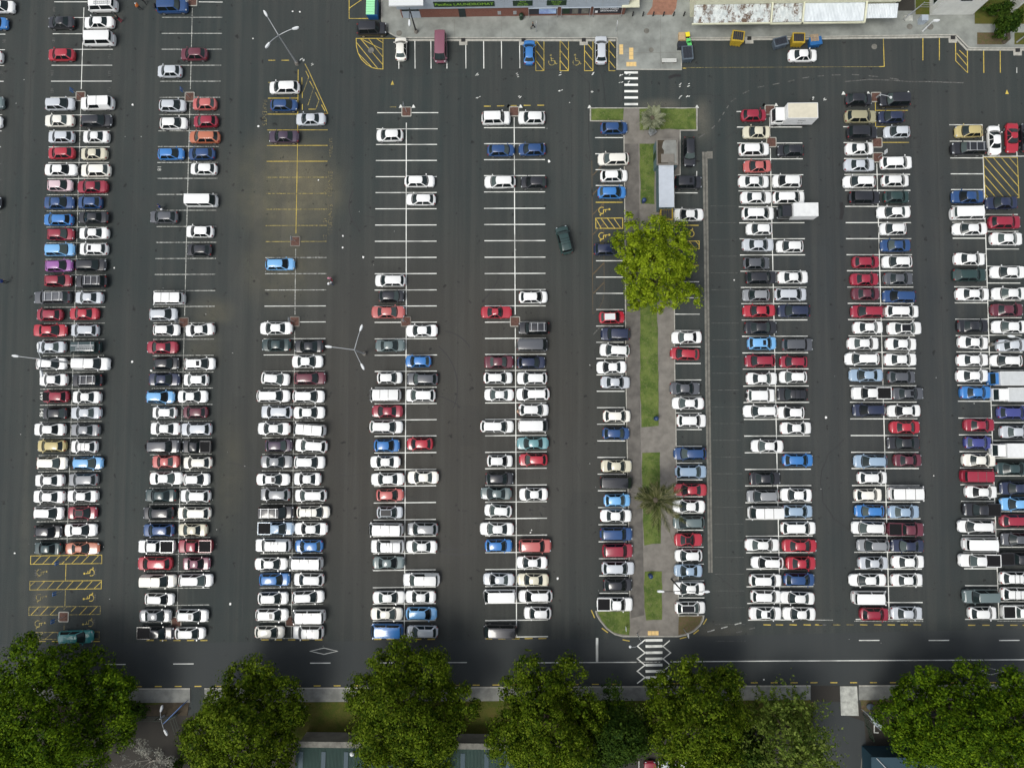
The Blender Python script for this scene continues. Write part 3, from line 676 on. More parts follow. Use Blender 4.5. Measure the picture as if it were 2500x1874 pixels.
# box trucks
def box_truck(cx, cy, lpx, cab_fr, cabcol, roofm, sidem, hbox, label, text=None, ang=180, wd=2.1):
    root = thing('box_truck', label, 'truck', (0, 0, 0), R_(ang), 'trucks parked among the cars')
    p = P(cx, cy, hbox * .5); root.location = (p.x, p.y, 0)
    L = lpx / 16.8; x1 = L / 2; xc = x1 - L * cab_fr; hw = wd / 2
    mb = MB()
    mb.box(xc + .06, x1, -hw + .08, hw - .08, .45, 1.15); mb.box(xc + .06, x1 - .35, -hw + .16, hw - .16, 1.15, 2.02)
    mb.add([(x1 - .35, -hw + .16, 1.99), (x1 - .35, hw - .16, 1.99), (x1 - .03, hw - .10, 1.15), (x1 - .03, -hw + .10, 1.15), (x1 - .35, -hw + .16, 1.15), (x1 - .35, hw - .16, 1.15)], [(3, 2, 1, 0), (0, 4, 3), (2, 5, 1)])
    o = mb.build('cab', 'paint', root); o.color = (*PAINT[cabcol], 1)
    MB().add([(x1 - .325, -hw + .24, 1.93), (x1 - .325, hw - .24, 1.93), (x1 - .05, hw - .2, 1.22), (x1 - .05, -hw + .2, 1.22)], [(3, 2, 1, 0)]).build('windscreen', 'glass', root)
    for s in (1, -1): MB().box(xc + .25, x1 - .5, *sorted((s * (hw - .165), s * (hw - .15))), 1.25, 1.85).build('side_window', 'glass', root)
    bx = MB().box(-x1, xc, -hw, hw, .75, hbox - .006, 1).box(-x1, xc, -hw, hw, hbox - .005, hbox, 0)
    bx.box(-x1 - .01, xc + .01, -hw - .02, -hw + .05, hbox - .05, hbox + .03, 1).box(-x1 - .01, xc + .01, hw - .05, hw + .02, hbox - .05, hbox + .03, 1)
    bx.box(-x1 - .02, -x1 + .06, -hw + .06, hw - .06, hbox - .05, hbox + .03, 1).box(xc - .06, xc + .02, -hw + .06, hw - .06, hbox - .05, hbox + .03, 1)
    bx.build('cargo_box', [roofm, sidem], root)
    for s in (1, -1):
        MB().ball((x1 - .02, s * (hw - .3), .75), .08, .16, .12).build('headlight', 'headlight', root)
        for xx in (x1 - .75, -x1 + 1.0):
            wb = MB(); y0, y1 = sorted((s * (hw - .30), s * (hw - .03))); rg = []
            for y in (y0, y1): rg += [(xx + .37 * math.cos(i * math.pi / 8), y, .37 + .37 * math.sin(i * math.pi / 8)) for i in range(16)]
            wb.add(rg, [(i, 16 + i, 16 + (i + 1) % 16, (i + 1) % 16) for i in range(16)] + [tuple(range(16)), tuple(reversed(range(16, 32)))]); wb.build('wheel', 'tyre', root)
    if text:
        for k, (s_, sz, z) in enumerate(text):
            text_mesh('lettering', s_, sz, 'trim_black', root, Matrix.Translation(((xc - x1) / 2 - .2, hw + .008, z)) @ Matrix.Rotation(R_(180), 4, 'Z') @ Matrix.Rotation(R_(90), 4, 'X'))
    return root
mat('box_cream', (.60, .56, .44), .7, noise=.12, nscale=.8); mat('box_white', (.70, .71, .70), .6, noise=.12, nscale=1.5); mat('box_grey', (.52, .54, .54), .6, noise=.1, nscale=2)
x, y = Tpx('D', 262, 972); box_truck(x, y, 350 / ZS, .28, 'W', 'box_cream', 'box_white', 3.0, 'white box truck with cream roof beside a crimson hatchback', [('PNG', .55, 2.1), ('hire', .5, 1.4)], 180, 2.25)
x, y = Tpx('H', 292, 200); box_truck(x, y, 305 / ZS, .33, 'K', 'box_white', 'box_white', 2.5, 'small black cab truck with plain white cargo box', None, 180, 1.95)
x, y = Tpx('H', 2085, 1605); box_truck(x, y, 320 / ZS, .14, 'B', 'box_grey', 'box_white', 2.3, 'truck with blue cab and pale ribbed box at right edge', None, 180, 1.95)
x, y = Tpx('L', 2100, 150); box_truck(x, y, 320 / ZS, .32, 'W', 'box_grey', 'box_white', 1.7, 'white truck with low pale covered tray below the blue-cab truck', None, 180, 1.95)
x, y = Tpx('L', 2110, 617); box_truck(x, y, 330 / ZS, .25, 'W', 'box_white', 'box_white', 2.3, 'long white truck at right edge beside a deep blue hatchback', None, 180, 1.95)
# ------------------------------------------------------------------ ground
def struct(o): o['kind'] = 'structure'; return o
def xy(p): return (p.x, p.y)
MB().add([(-500, -500, 0), (500, -500, 0), (500, 500, 0), (-500, 500, 0)], [(0, 1, 2, 3)]).build('ground', 'asphalt')['kind'] = 'structure'
def sheet(name, pts, z, m, t=None):
    q = [xy(P(*p)) if t is None else xy(T(t, *p)) for p in pts]
    ar = sum(q[i - 1][0] * q[i][1] - q[i][0] * q[i - 1][1] for i in range(len(q)))
    if ar < 0: q = q[::-1]
    return struct(MB().add([(x, y, z) for x, y in q], [tuple(range(len(q)))]).build(name, m))
sheet('road', [(-60, 1572), (600, 1566), (1440, 1559), (2560, 1532), (2560, 1668), (-60, 1680)], .004, 'asphalt_road')
# resealed aisle right of the concrete channel keeps a darker strip
# --- lines
lw = MB(); lww = MB(); ly = MB(); lyw = MB(); lg = MB(); lf = MB()
def seg(mb, a, b, wd, z=.010): mb.ribbon([xy(P(*a)), xy(P(*b))], wd, z)
def tseg(mb, t, x0, y0, x1, y1, wd=.10, z=.010): mb.ribbon([xy(T(t, x0, y0)), xy(T(t, x1, y1))], wd, z)
def tpoly(mb, t, pts, wd=.10, z=.010, closed=False): mb.ribbon([xy(T(t, *p)) for p in pts], wd, z, 0, closed)
def interp(tab, y):
    if y <= tab[0][0]: return tab[0][1]
    for (a, va), (b, vb) in zip(tab, tab[1:]):
        if y <= b: return va + (vb - va) * (y - a) / (b - a)
    return tab[-1][1]
def bay(ys, Lt, Rt, Dt, d0, d1, mbf, tilt, wd=.10):
    for y in ys:
        ti = interp(tilt, y); l, r, d = interp(Lt, y), interp(Rt, y), interp(Dt, y)
        mb = mbf(y)
        if mb is None: continue
        mb.ribbon([xy(P(l, y - ti)), xy(P(r, y + ti))], wd, .014)
    for a, b, mb in d1 and zip(d0, d1, [mbf((p + q_) / 2) for p, q_ in zip(d0, d1)]):
        mb.ribbon([xy(P(interp(Dt, a), a)), xy(P(interp(Dt, (a + b) / 2), (a + b) / 2)), xy(P(interp(Dt, b), b))], wd, .010)
TILT = [(0, 0), (600, -.2), (1400, -1.0)]
bay([5.2, 43.4, 83, 121, 159.8, 198.6, 238, 281, 320, 359, 397, 436, 475.5, 515, 554.4, 593, 632.8, 671, 709.8, 749.7, 789, 828.5, 868, 908.6, 949, 988, 1029, 1069, 1110.5, 1150.4, 1190, 1231, 1272, 1314],
    [(5, 132), (160, 126), (475, 115), (868, 105), (949, 99), (1315, 88)], [(5, 279), (160, 274), (475, 264), (868, 254), (949, 252), (1315, 240)],
    [(19, 205), (160, 200), (475, 191), (840, 180), (949, 175), (1315, 163)], [19, 245], [218, 1350], lambda y: lww if y > 470 else lw, [(0, .0), (600, -.3), (1400, -1.1)])
bay([42.8, 82, 120.7, 159.8, 198.8, 238, 280, 319.8, 358, 396.8, 435.6, 474.7, 513.5, 553, 591.7, 631, 669.8, 709.5, 748, 788, 828, 867.5, 908, 947.5, 987.4, 1028, 1068.5, 1109, 1149.5, 1189.8, 1230, 1271, 1312, 1352, 1393.8, 1435, 1476.5, 1517],
    [(43, 396), (199, 391), (397, 384), (553, 382), (748, 375.5), (947, 370.5), (1068, 367), (1230, 364), (1352, 360), (1517, 355.5)],
    [(43, 542.7), (199, 539), (397, 532), (553, 529), (748, 524.5), (947, 520), (1068, 517.5), (1352, 513), (1517, 510)],
    [(20, 469.6), (199, 465.4), (397, 459.6), (553, 456), (748, 451.5), (947, 445.7), (1068, 442), (1230, 438.5), (1352, 435.6), (1490, 433)], [20, 252, 800], [218, 771, 1490], lambda y: lww, TILT)
bay([201.7, 240, 279, 317.5, 355.4, 394, 433, 472.5, 511, 550.6, 589.7, 628.7, 668, 707.8, 747, 786, 826.7, 865.8, 905.7, 946.6, 986.6, 1027, 1067.6, 1107.6, 1148, 1188.6, 1228.8, 1269, 1309, 1350, 1393, 1433.7, 1475, 1516, 1557],
    [(201, 655), (394, 651), (511, 649.5), (590, 648), (708, 646.6), (826, 644), (947, 643), (1100, 640), (1434, 634.5)],
    [(201, 728), (316, 728), (317, 800), (355, 800), (511, 798), (668, 796.5), (786, 795), (905, 793.7), (1148, 791), (1309, 788.7), (1434, 788.7)],
    [(170, 728), (355, 726.5), (511, 723.6), (640, 721.3), (740, 720.4), (900, 719), (980, 717), (1190, 715), (1390, 712.6), (1560, 711)], [170, 608, 806], [570, 768, 1558], lambda y: (lyw if y > 400 else ly) if y < 600 else lww if y < 740 or y > 900 else lw, TILT)
bay([275.5, 315, 353, 392, 431.5, 470.3, 509.8, 549.4, 589, 628.5, 668, 707.8, 747, 786.5, 826.7, 866.7, 906, 945.5, 985, 1024.5, 1064, 1104.7, 1145.5, 1185.7, 1226.5, 1268, 1308.4, 1350, 1391, 1432.8, 1473, 1514.4, 1555.5],
    [(275, 921), (353, 918), (470, 917), (590, 915.2), (787, 914.4), (945, 915), (1145, 913.8), (1268, 911.8), (1433, 910.3)], [(275, 1070), (350, 1067), (510, 1065.7), (700, 1066), (867, 1067), (1064, 1065.7), (1268, 1064), (1473, 1063.7)],
    [(315, 992), (600, 991.6), (900, 992), (1064, 990), (1390, 987.6), (1550, 987)], [300, 800], [768, 1556], lambda y: lw, TILT, .13)
bay([273, 312, 351, 390, 429, 468.6, 508.6, 548, 587.6, 627.9, 667.5, 707, 746.5, 786, 825.6, 864.6, 904, 944, 982.8, 1022.7, 1062.7, 1103, 1142.9, 1183.7, 1224.5, 1265, 1306, 1347.5, 1388.6, 1430, 1471, 1513, 1553.8],
    [(273, 1181.5), (508, 1181.8), (627, 1183), (904, 1184.4), (1554, 1184.4)], [(273, 1330), (667, 1331.7), (983, 1334), (1300, 1335.5), (1554, 1338)],
    [(290, 1255.3), (627, 1256.8), (800, 1258), (1100, 1259.7), (1400, 1260.8), (1554, 1261)], [287, 800], [768, 1554], lambda y: lw, TILT, .13)
for y in [336.3, 375.7, 414.5, 453, 636.6, 676.5, 716, 755.5, 795.7, 835.4, 875, 914.7, 954.7, 994.7, 1035, 1075.7, 1116, 1156.8, 1197.3, 1238.4, 1280, 1321.7, 1363, 1404.7, 1447]:
    l = interp([(336, 1452.7), (500, 1454.8), (835, 1455.6), (1157, 1459), (1321, 1461.4), (1447, 1463.5)], y); r = interp([(336, 1520.5), (600, 1520), (835, 1522.8), (1197, 1528), (1447, 1533.8)], y)
    seg(lw, (l, y), (r, y), .12, .014)
seg(ly, (1454.5, 494), (1520, 494), .14, .014)
for y in [471, 510, 687.8, 727, 766.8, 806.7, 846.4, 887, 927.2, 967.8, 1007.7, 1048, 1088.7, 1129.8, 1170.6, 1211.8, 1252, 1293.4, 1334.8, 1375.9, 1416.6, 1458.5]:
    l = interp([(471, 1646.7), (927, 1649), (1250, 1652.5), (1458, 1656.8)], y); r = interp([(471, 1703), (687, 1706.6), (927, 1711.8), (1250, 1716), (1458, 1719.6)], y)
    seg(lw, (l, y), (r, y), .12, .014)
seg(lw, (1662, 430.5), (1700, 430.5), .12, .014); seg(lw, (1701, 418), (1701, 431), .12, .010)
bay([272.6, 310.5, 349.5, 388.2, 427, 466, 504.9, 544, 583, 622.4, 662, 701.4, 741, 781, 820.6, 861, 900.5, 942, 982, 1023, 1063.6, 1104.4, 1145, 1185, 1226, 1266.5, 1307.8, 1348, 1388, 1431, 1471.6, 1512.2],
    [(273, 1798), (311, 1799), (466, 1803), (600, 1806), (825, 1811.6), (1100, 1818), (1433, 1822.6), (1513, 1826)], [(273, 1878), (309, 1879), (310, 1957.8), (466, 1962), (622, 1965.6), (741, 1970.6), (880, 1973), (1080, 1978), (1226, 1981.6), (1348, 1985), (1513, 1986)],
    [(290, 1878.8), (466, 1883), (640, 1887), (861, 1891), (980, 1894), (1150, 1897.6), (1350, 1902), (1513, 1905)], [287, 362], [334, 1512], lambda y: lw, [(0, 0), (1500, -.5)], .13)
bay([309.7, 348.5, 387.3, 426, 464.8, 504, 543.6, 582.7, 621.8, 660.9, 700.8, 740.5, 780, 820, 859.7, 899, 941.4, 981.4, 1022, 1062.7, 1103.5, 1143, 1184.5, 1225, 1265.6, 1307, 1347.2, 1388.3, 1430, 1469.8, 1511],
    [(309, 2058.3), (465, 2062.6), (640, 2067), (780, 2070.4), (900, 2074), (1020, 2075.6), (1143, 2079), (1265, 2082), (1388, 2087), (1510, 2089)], [(386, 2136), (387, 2136), (426, 2221.8), (582, 2224.7), (660, 2228), (780, 2232.8), (899, 2235.4), (1022, 2239.7), (1225, 2246), (1388, 2250.5), (1510, 2253.6)],
    [(250, 2137), (420, 2141), (560, 2145), (740, 2150), (880, 2154), (980, 2156.7), (1110, 2161), (1265, 2165), (1380, 2168), (1511, 2171)], [400], [1511], lambda y: lw, [(0, 0), (1500, 0)], .13)
for y, x0, x1 in ((270, 2137, 2217), (309.7, 2137, 2217), (348, 2154, 2219)): seg(ly, (x0, y), (x1, y), .10, .018)
seg(ly, (2137, 250), (2138, 338), .10, .010)
bay([305, 345, 385.8, 424.6, 463, 503.4, 542.8, 581.6, 619.8, 659, 700, 739, 779, 819, 858.9, 899, 940, 979, 1020, 1061, 1102, 1141.7, 1182.5, 1223, 1265, 1305.8, 1347, 1387.4, 1428.7, 1469, 1510.6],
    [(305, 2317.3), (463, 2322), (543, 2324.5), (700, 2329.5), (859, 2334.7), (1061, 2341), (1182, 2344.8), (1306, 2348.6), (1428, 2356)], [(305, 2397.8), (460, 2400.7), (560, 2404), (740, 2410.8), (870, 2415), (980, 2420), (1150, 2425), (1290, 2430.8), (1380, 2434.5), (1500, 2439)],
    [(305, 2397.8), (460, 2400.7), (560, 2404), (740, 2410.8), (870, 2415), (980, 2420), (1150, 2425), (1290, 2430.8), (1380, 2434.5), (1510, 2439)], [305], [1510], lambda y: lw, [(0, 0), (1500, 0)], .13)
for y in [523.7, 565, 608, 649.6, 691, 733.5, 775.5, 818, 860, 903.7, 946, 989, 1031, 1074.8, 1117.7, 1161, 1204.5, 1248, 1291, 1334.8, 1377, 1424, 1467.8, 1510]:
    l = interp([(305, 2397.8), (460, 2400.7), (560, 2404), (740, 2410.8), (870, 2415), (980, 2420), (1150, 2425), (1290, 2430.8), (1380, 2434.5), (1500, 2439)], y)
    seg(lw, (l + 1, y), (l + 82, y), .11, .014)
# far left row and open stall ends
for y in (84, 122, 160.3, 199, 237.5, 280.5, 320, 359): seg(lw, (-60, y), (13.5 - (y - 84) * .04, y), .10, .014)
tseg(lw, 'A', 458, 18, 662, 18); tseg(lw, 'A', 1677, 18, 1878, 20)
for k in range(14): seg(lf, (-60, 400 + k * 39.5), (4 - k * .4, 400 + k * 39.5), .08, .014)
# aisle ticks between bays (faint)
for y in range(0, 27): seg(lf, (1733 + y * .55, 503 + y * 40.8), (1797 + y * .9, 503 + y * 40.8), .05, .008)
# top stalls
tseg(lw, 'B', 1222, 518, 1222, 582, .12)
for x in (1358, 1493, 1627, 1787, 1938, 2088): tseg(lw, 'B', x - 1, 343, x + 1, 580, .12)
tseg(lw, 'C', 98, 335, 101, 577, .12)
for x0, x1 in ((235, 304), (440, 511), (646, 717), (852, 906)):
    tseg(ly, 'C', x0, 338, x0, 598, .10); tseg(ly, 'C', x0, 598, x1, 598, .10, .014)
    if x1 < 900: tseg(ly, 'C', x1, 338, x1, 598, .10)
    for y in (345, 430, 515): tseg(ly, 'C', x0 + 3, y, x1 - 2, y + (95 if x1 < 900 else 70) * .85, .10, .018)
# top left yellow
tpoly(ly, 'B', [(803, -40), (803, 158), (1050, 158)]); tseg(ly, 'B', 806, 70, 910, -2, .10, .014)
tpoly(ly, 'B', [(1190, 326), (862, 326), (864, 390), (878, 448), (905, 500), (950, 545), (1000, 573), (1045, 582), (1088, 584), (1088, 326)])
for a in ((866, 362, 1042, 577), (900, 330, 1085, 545), (968, 330, 1085, 480), (1038, 330, 1085, 362), (905, 330, 1085, 420), (882, 455, 990, 565)): tseg(ly, 'B', *a, .09, .014)
tpoly(ly, 'B', [(430, 540), (462, 600), (623, 958), (560, 958)]); tseg(ly, 'B', 122, 510, 180, 510, .12); tseg(ly, 'B', 232, 510, 297, 510, .12)
for a in ((405, 655, 405, 715), (408, 775, 408, 828), (408, 880, 408, 928), (437, 600, 462, 652), (470, 685, 503, 745), (518, 780, 550, 845), (570, 885, 600, 940), (460, 922, 520, 922), (503, 745, 455, 890), (550, 845, 520, 925), (462, 652, 415, 780)):
    tseg(lyw if a[0] in (503, 550, 462) else ly, 'B', *a, .10, .014)
for t, x, y in (('B', 1168, 700), ('D', 2067, 777)):
    p = T(t, x, y); ly.add([(p.x - .26, p.y - .32, .01), (p.x + .26, p.y - .32, .01), (p.x, p.y + .36, .01)], [(0, 1, 2)])
# top right yellow
tpoly(ly, 'D', [(1024, 320), (1032, 562), (990, 564)], .11); tpoly(lyw, 'D', [(990, 564), (340, 567), (-675, 572)], .06); tseg(ly, 'C', 1475, 577, 1503, 577, .14)
for a in ((1358, 320, 1358, 510), (1497, 318, 1497, 510), (1633, 345, 1635, 515), (1733, 425, 1735, 616), (1870, 425, 1872, 617), (2010, 425, 2011, 617)): tseg(ly, 'D', *a, .12)
tseg(lw, 'D', 2150, 570, 2150, 617, .1)
for a in ((1635, 515, 1735, 616), (1642, 450, 1732, 555), (1665, 425, 1732, 490)): tseg(ly, 'D', *a, .10, .014)
# right hatched box
bx = [T('D', 1870, 1328), T('D', 2155, 1328), T('H', 2168, 78), T('H', 1885, 78)]
ly.ribbon([xy(v) for v in bx], .10, .010, 0, True)
def clipseg(p, q_, x0, x1, y0, y1):
    t0, t1 = 0, 1; dx, dy = q_[0] - p[0], q_[1] - p[1]
    for pp, qq in ((-dx, p[0] - x0), (dx, x1 - p[0]), (-dy, p[1] - y0), (dy, y1 - p[1])):
        if pp == 0: continue
        r = qq / pp
        if pp < 0: t0 = max(t0, r)
        else: t1 = min(t1, r)
    return None if t0 >= t1 else ((p[0] + dx * t0, p[1] + dy * t0), (p[0] + dx * t1, p[1] + dy * t1))
for k in range(-5, 4):
    c = clipseg((2405 + k * 19.5, 384.5), (2405 + k * 19.5 + 120, 384.5 + 138), 2403, 2485.5, 385, 482)
    if c: seg(ly, c[0], c[1], .10, .014)
tpoly(lw, 'D', [(1862, 1322), (2300, 1317)], .12, .018); tseg(lw, 'D', 1998, 1050, 2000, 1316, .11); tseg(lw, 'D', 2150, 1275, 2152, 1316, .11)
# median yellow hatches
tpoly(ly, 'G', [(740, 252), (968, 250), (968, 337), (742, 337)], .12, .010, True)
for a in ((745, 262, 785, 332), (785, 255, 845, 333), (840, 255, 900, 333), (895, 255, 950, 333)): tseg(ly, 'G', *a, .10, .014)
tpoly(ly, 'G', [(1405, 444), (1613, 444), (1613, 510), (1405, 510)], .12, .010, True)
for x in (1420, 1475, 1530, 1585): tseg(ly, 'G', x, 446, min(x + 50, 1610), 508 if x < 1560 else 475, .10, .014)
tseg(ly, 'G', 1403, 310, 1608, 312, .14); tseg(ly, 'G', 1405, 649, 1612, 649, .12)
# old brown markings
tpoly(lg, 'C', [(708, 1355), (710, 1660)], .08); tseg(lg, 'C', 715, 1480, 788, 1402, .14); tseg(lg, 'C', 712, 1640, 812, 1545, .14)
tpoly(lg, 'G', [(710, 0), (716, 1062)], .09); tpoly(lg, 'G', [(808, 120), (812, 880), (800, 950), (775, 1000), (716, 1062)], .08)
for y in (55, 220, 390, 555, 725, 890): tseg(lg, 'G', 716, y, 808 if y > 60 else 755, y - (95 if y > 60 else 45), .16, .012)
tseg(lf, 'G', 716, 1235, 803, 1140, .14)
# bay one lower end: disabled stalls
def z6(x, y): return (60 + x / 6.91, 1340 + y / 6.91)
def zs(mb, x0, y0, x1, y1, wd=.09, z=.010): seg(mb, z6(x0, y0), z6(x1, y1), wd, z)
for b_ in ([(105, 112), (1303, 97), (1303, 240), (100, 252)], [(90, 540), (1297, 525), (1293, 665), (88, 685)], [(75, 972), (1280, 960), (1275, 1097), (72, 1112)], [(60, 1405), (1262, 1390), (1258, 1510), (60, 1520)]):
    (ly if b_[0][1] < 900 else lyw).ribbon([xy(P(*z6(*p))) for p in b_], .09, .010, 0, True)
for y0, y1, xs in ((250, 108, (150, 305, 465, 630, 790, 950, 1115)), (683, 535, (210, 370, 530, 690, 855, 1010)), (1108, 965, (110, 270, 430, 925, 1090)), (1515, 1400, (190, 350))):
    for x in xs: zs(ly if y0 < 1400 else lyw, x, y0 - 3, x + 132, y1 + 2, .08, .014)
zs(ly, 92, 620, 178, 543, .08, .014); zs(ly, 1175, 660, 1290, 548, .08, .014); zs(ly, 785, 1050, 870, 965, .08, .014); zs(lyw, 660, 1015, 720, 965, .08, .014)
zs(ly, 700, 250, 690, 530, .09); zs(lyw, 690, 680, 680, 960, .08); zs(lyw, 668, 1255, 665, 1390, .08)
for a, b_ in ((38, 150), (235, 355), (460, 560), (1150, 1270)): zs(ly, a, 1553, b_, 1551, .12)
def wheelchair(mb, px, py, s, face=1, rot=0.0):
    """wheelchair emblem: big wheel arc, seat and back bar, leg, head"""
    c = P(px, py); sub = MB()
    sub.disc((0, -.25), .50, 0, 0, 18, .40, R_(150), R_(380))
    sub.ribbon([(-.12, .55), (-.05, -.02), (.42, -.06), (.60, -.52), (.80, -.46)], .12, 0.004); sub.ribbon([(-.08, .28), (.28, .26)], .09, .008); sub.disc((-.14, .80), .15, .004)
    ca, sa = math.cos(rot), math.sin(rot)
    vs = []
    for x, y, z in sub.v:
        x, y = x * face * s, y * s; vs.append((c.x + x * ca - y * sa, c.y + x * sa + y * ca, .016 + z))
    mb.add(vs, sub.f if face > 0 else [tuple(reversed(f)) for f in sub.f])
for t, x, y, face, rot in (('C', 370, 512, 1, 0), ('C', 575, 512, 1, 0), ('G', 808, 185, 1, -90), ('G', 808, 400, 1, -90), ('G', 1528, 382, 1, 90)):
    px, py = Tpx(t, x, y); wheelchair(ly if t == 'G' else lyw, px, py, 1.05, face, R_(rot))
for x, y, rot, mb in ((1100, 395, 90, ly), (1090, 822, 90, ly), (1078, 1250, 90, lyw), (285, 390, -90, lyw), (275, 810, -90, lyw), (255, 1255, -90, lyw)):
    px, py = z6(x, y); wheelchair(mb, px, py, 1.0, 1, R_(rot))
# road markings
for i in range(52):
    x = -10 + i * 48.5; y = interp([(0, 1676.5), (300, 1675), (800, 1673), (1200, 1671), (1500, 1669), (1830, 1665.5), (2300, 1665)], x)
    if 1540 < x < 1620 : continue
    seg(ly, (x, y), (x + 17, y - .1), .14, .014)
for x, y in ((91, 1622), (257, 1621), (423, 1619.7), (588, 1618.3), (757, 1617.6), (923, 1617), (1090, 1616.4)): seg(lw, (x, y), (x + 50, y - .3), .12, .012)
for x in (2097, 2267, 2439): seg(lw, (x, 1562.3), (x + 50, 1562), .12, .012)
seg(lw, (1269, 1617), (1554, 1615.4), .12, .012); seg(lww, (1556, 1615.4), (1612, 1615), .10, .012); lw.ribbon([xy(P(*p)) for p in ((1637, 1614.3), (1880, 1612.5), (2200, 1611), (2560, 1609))], .12, .012)
seg(lw, (1457.6, 1556), (1457.6, 1614), .34, .016)
tpoly(lw, 'N', [(475, 672), (590, 645), (703, 672), (590, 698)], .11, .012, True); tpoly(lww, 'P', [(1830, 843), (1930, 817), (2040, 843), (1930, 870)], .09, .012, True)
def z7(x, y): return (1540 + x / 8.2875, 1500 + y / 8.2875)
crossing = MB()
for y in (513, 635, 763, 887, 1013, 1140, 1265, 1384): crossing.ribbon([xy(P(*z7(298, y + 3))), xy(P(*z7(640, y - 2)))], .36, .018)
crossing.ribbon([xy(P(*z7(*p))) for p in ((292, 500), (132, 630), (290, 765), (130, 885), (288, 1015), (130, 1137), (285, 1265), (128, 1385))], .16, .022)
crossing.ribbon([xy(P(*z7(*p))) for p in ((788, 517), (650, 635), (806, 765), (652, 887), (797, 1013), (652, 1140), (792, 1268), (650, 1384))], .15, .022)
struct(crossing.build('zebra_crossing', 'line_white'))
cr = MB()
for y in (613, 662, 717, 771, 824, 880): cr.ribbon([xy(T('C', 982, y)), xy(T('C', 1097, y))], .34, .014)
struct(cr.build('zebra_crossing', 'line_white'))
for x in (13, 117, 233, 352, 448, 598, 713, 828, 946, 1060, 1170, 1280): tseg(ly if x not in (598, 713) else lyw, 'P', x, 449, x + 62, 451, .14)
for x in (1740, 1860, 1978, 2095, 2200): tseg(ly, 'P', x, 453, x + 60, 453, .14)
tseg(lf, 'P', 480, 449, 545, 451, .12); tseg(lww, 'P', -100, 405, 600, 410, .08, .012); tseg(lww, 'P', 780, 419, 1360, 421, .08, .012); tseg(lww, 'P', 1985, 418, 2260, 418, .08, .012)
for x in (1237, 1348, 1462, 1577, 1690): tseg(ly, 'M', x, 582, x + 60, 581, .15)
for x in (62, 175, 287, 405, 515): tseg(ly, 'N', x, 577, x + 62, 576, .15)
for x in (1012, 1120, 1235, 1350, 1465): tseg(ly, 'N', x, 572, x + 62, 571, .15)
for x in (1950, 2060, 2177): tseg(ly, 'N', x, 567, x + 60, 567, .15)
for x in (33, 142, 258): tseg(ly, 'O', x, 566, x + 66, 564, .15)
for a in ((703, 325, 732, 392), (792, 478, 843, 516), (967, 575, 1027, 587), (1450, 567, 1507, 553), (1565, 528, 1610, 493), (1648, 447, 1677, 398)): tseg(ly, 'O', *a, .15)
for a in ((1683, 510, 1742, 492), (1798, 480, 1852, 465), (1912, 448, 1968, 433)): tseg(lww, 'O', *a, .13)
for a in ((2033, 487, 2082, 475), (1925, 515, 1975, 505)): tseg(lf, 'O', *a, .13)
for a in ((1940, 897, 1997, 897), (2050, 895, 2110, 894), (2165, 892, 2215, 892), (1145, 903, 1200, 903)): tseg(ly if a[0] > 1200 else lyw, 'B', *a, .14)
for a in ((133, 890, 192, 890), (248, 889, 305, 889)): tseg(ly, 'C', *a, .14)
# turning guide dashes at top right
arc = [T('C', *p) for p in ((1610, 1165), (1720, 1085), (1775, 1030), (1810, 970), (1845, 915), (1880, 860), (1980, 790), (2105, 738))] + [T('D', *p) for p in ((90, 715), (220, 690), (340, 660), (470, 643), (590, 635), (760, 630), (900, 640), (1080, 660), (1240, 685))]
for i, (a, b_) in enumerate(zip(arc, arc[1:])):
    m_ = a.lerp(b_, .45); lf.ribbon([xy(a), xy(m_)], .15, .010)
lf.ribbon([xy(T('D', *p)) for p in ((700, 690), (900, 672), (1100, 678), (1240, 690), (1400, 690), (1700, 700))], .16, .012)
# bottom driveway
lw.ribbon([xy(T('P', 613, 1088)), xy(T('P', 620, 1300)), xy(T('P', 632, 1720))], .12, .014); tseg(ly, 'P', 420, 1098, 612, 1096, .2, .018); tseg(ly, 'P', 420, 1132, 612, 1130, .12, .018)
tseg(ly, 'P', 803, 1590, 828, 1530, .15); tseg(ly, 'P', 792, 1710, 792, 1645, .15); tpoly(lw, 'P', [(948, 1295), (948, 1358), (985, 1360)], .16)
for nm, mb, m_ in (('parking_lines', lw, 'line_white'), ('worn_parking_lines', lww, 'line_white_worn'), ('yellow_markings', ly, 'line_yellow'), ('worn_yellow_markings', lyw, 'line_yellow_worn'), ('old_markings', lg, 'line_ghost'), ('faint_markings', lf, 'line_faint')):
    struct(mb.build(nm, m_))
# stall numbers and words painted on the ground
def gtext(s, t, x, y, rot, size, m_):
    p = T(t, x, y, .019) if t != 'Z' else P(*z6(x, y), .019)
    struct(text_mesh('painted_lettering', s, size, m_, None, Matrix.Translation(p) @ Matrix.Rotation(R_(rot), 4, 'Z')))
for s, x, y in (('186', 457, 80), ('185', 452, 340), ('184', 440, 615), ('183', 438, 765)): gtext(s, 'A', x, y, -90, .62, 'line_faint')
for s, x, y in (('171', 928, 480), ('172', 925, 622), ('173', 922, 760), ('38', 35, 350), ('39', 12, 612)): gtext(s, 'A', x, y, 90, .62, 'line_faint')
gtext('18', 'A', 1342, 1420, -90, .8, 'line_white_worn')
for s, x, y in (('151', 868, 1070), ('157', 868, 1195)): gtext(s, 'E', x, y, 90, .65, 'line_faint')
for s, x, y in (('149', 352, 158), ('148', 350, 298)): gtext(s, 'I', x, y, -90, .9, 'line_white')
for s, x, y in (('144', 190, 393), ('145', 165, 815)): gtext(s, 'Z', x, y, -90, .65, 'line_faint')
for s, x, y in (('254', 1187, 393), ('255', 1180, 815), ('256', 1165, 1225)): gtext(s, 'Z', x, y, 90, .65, 'line_faint')
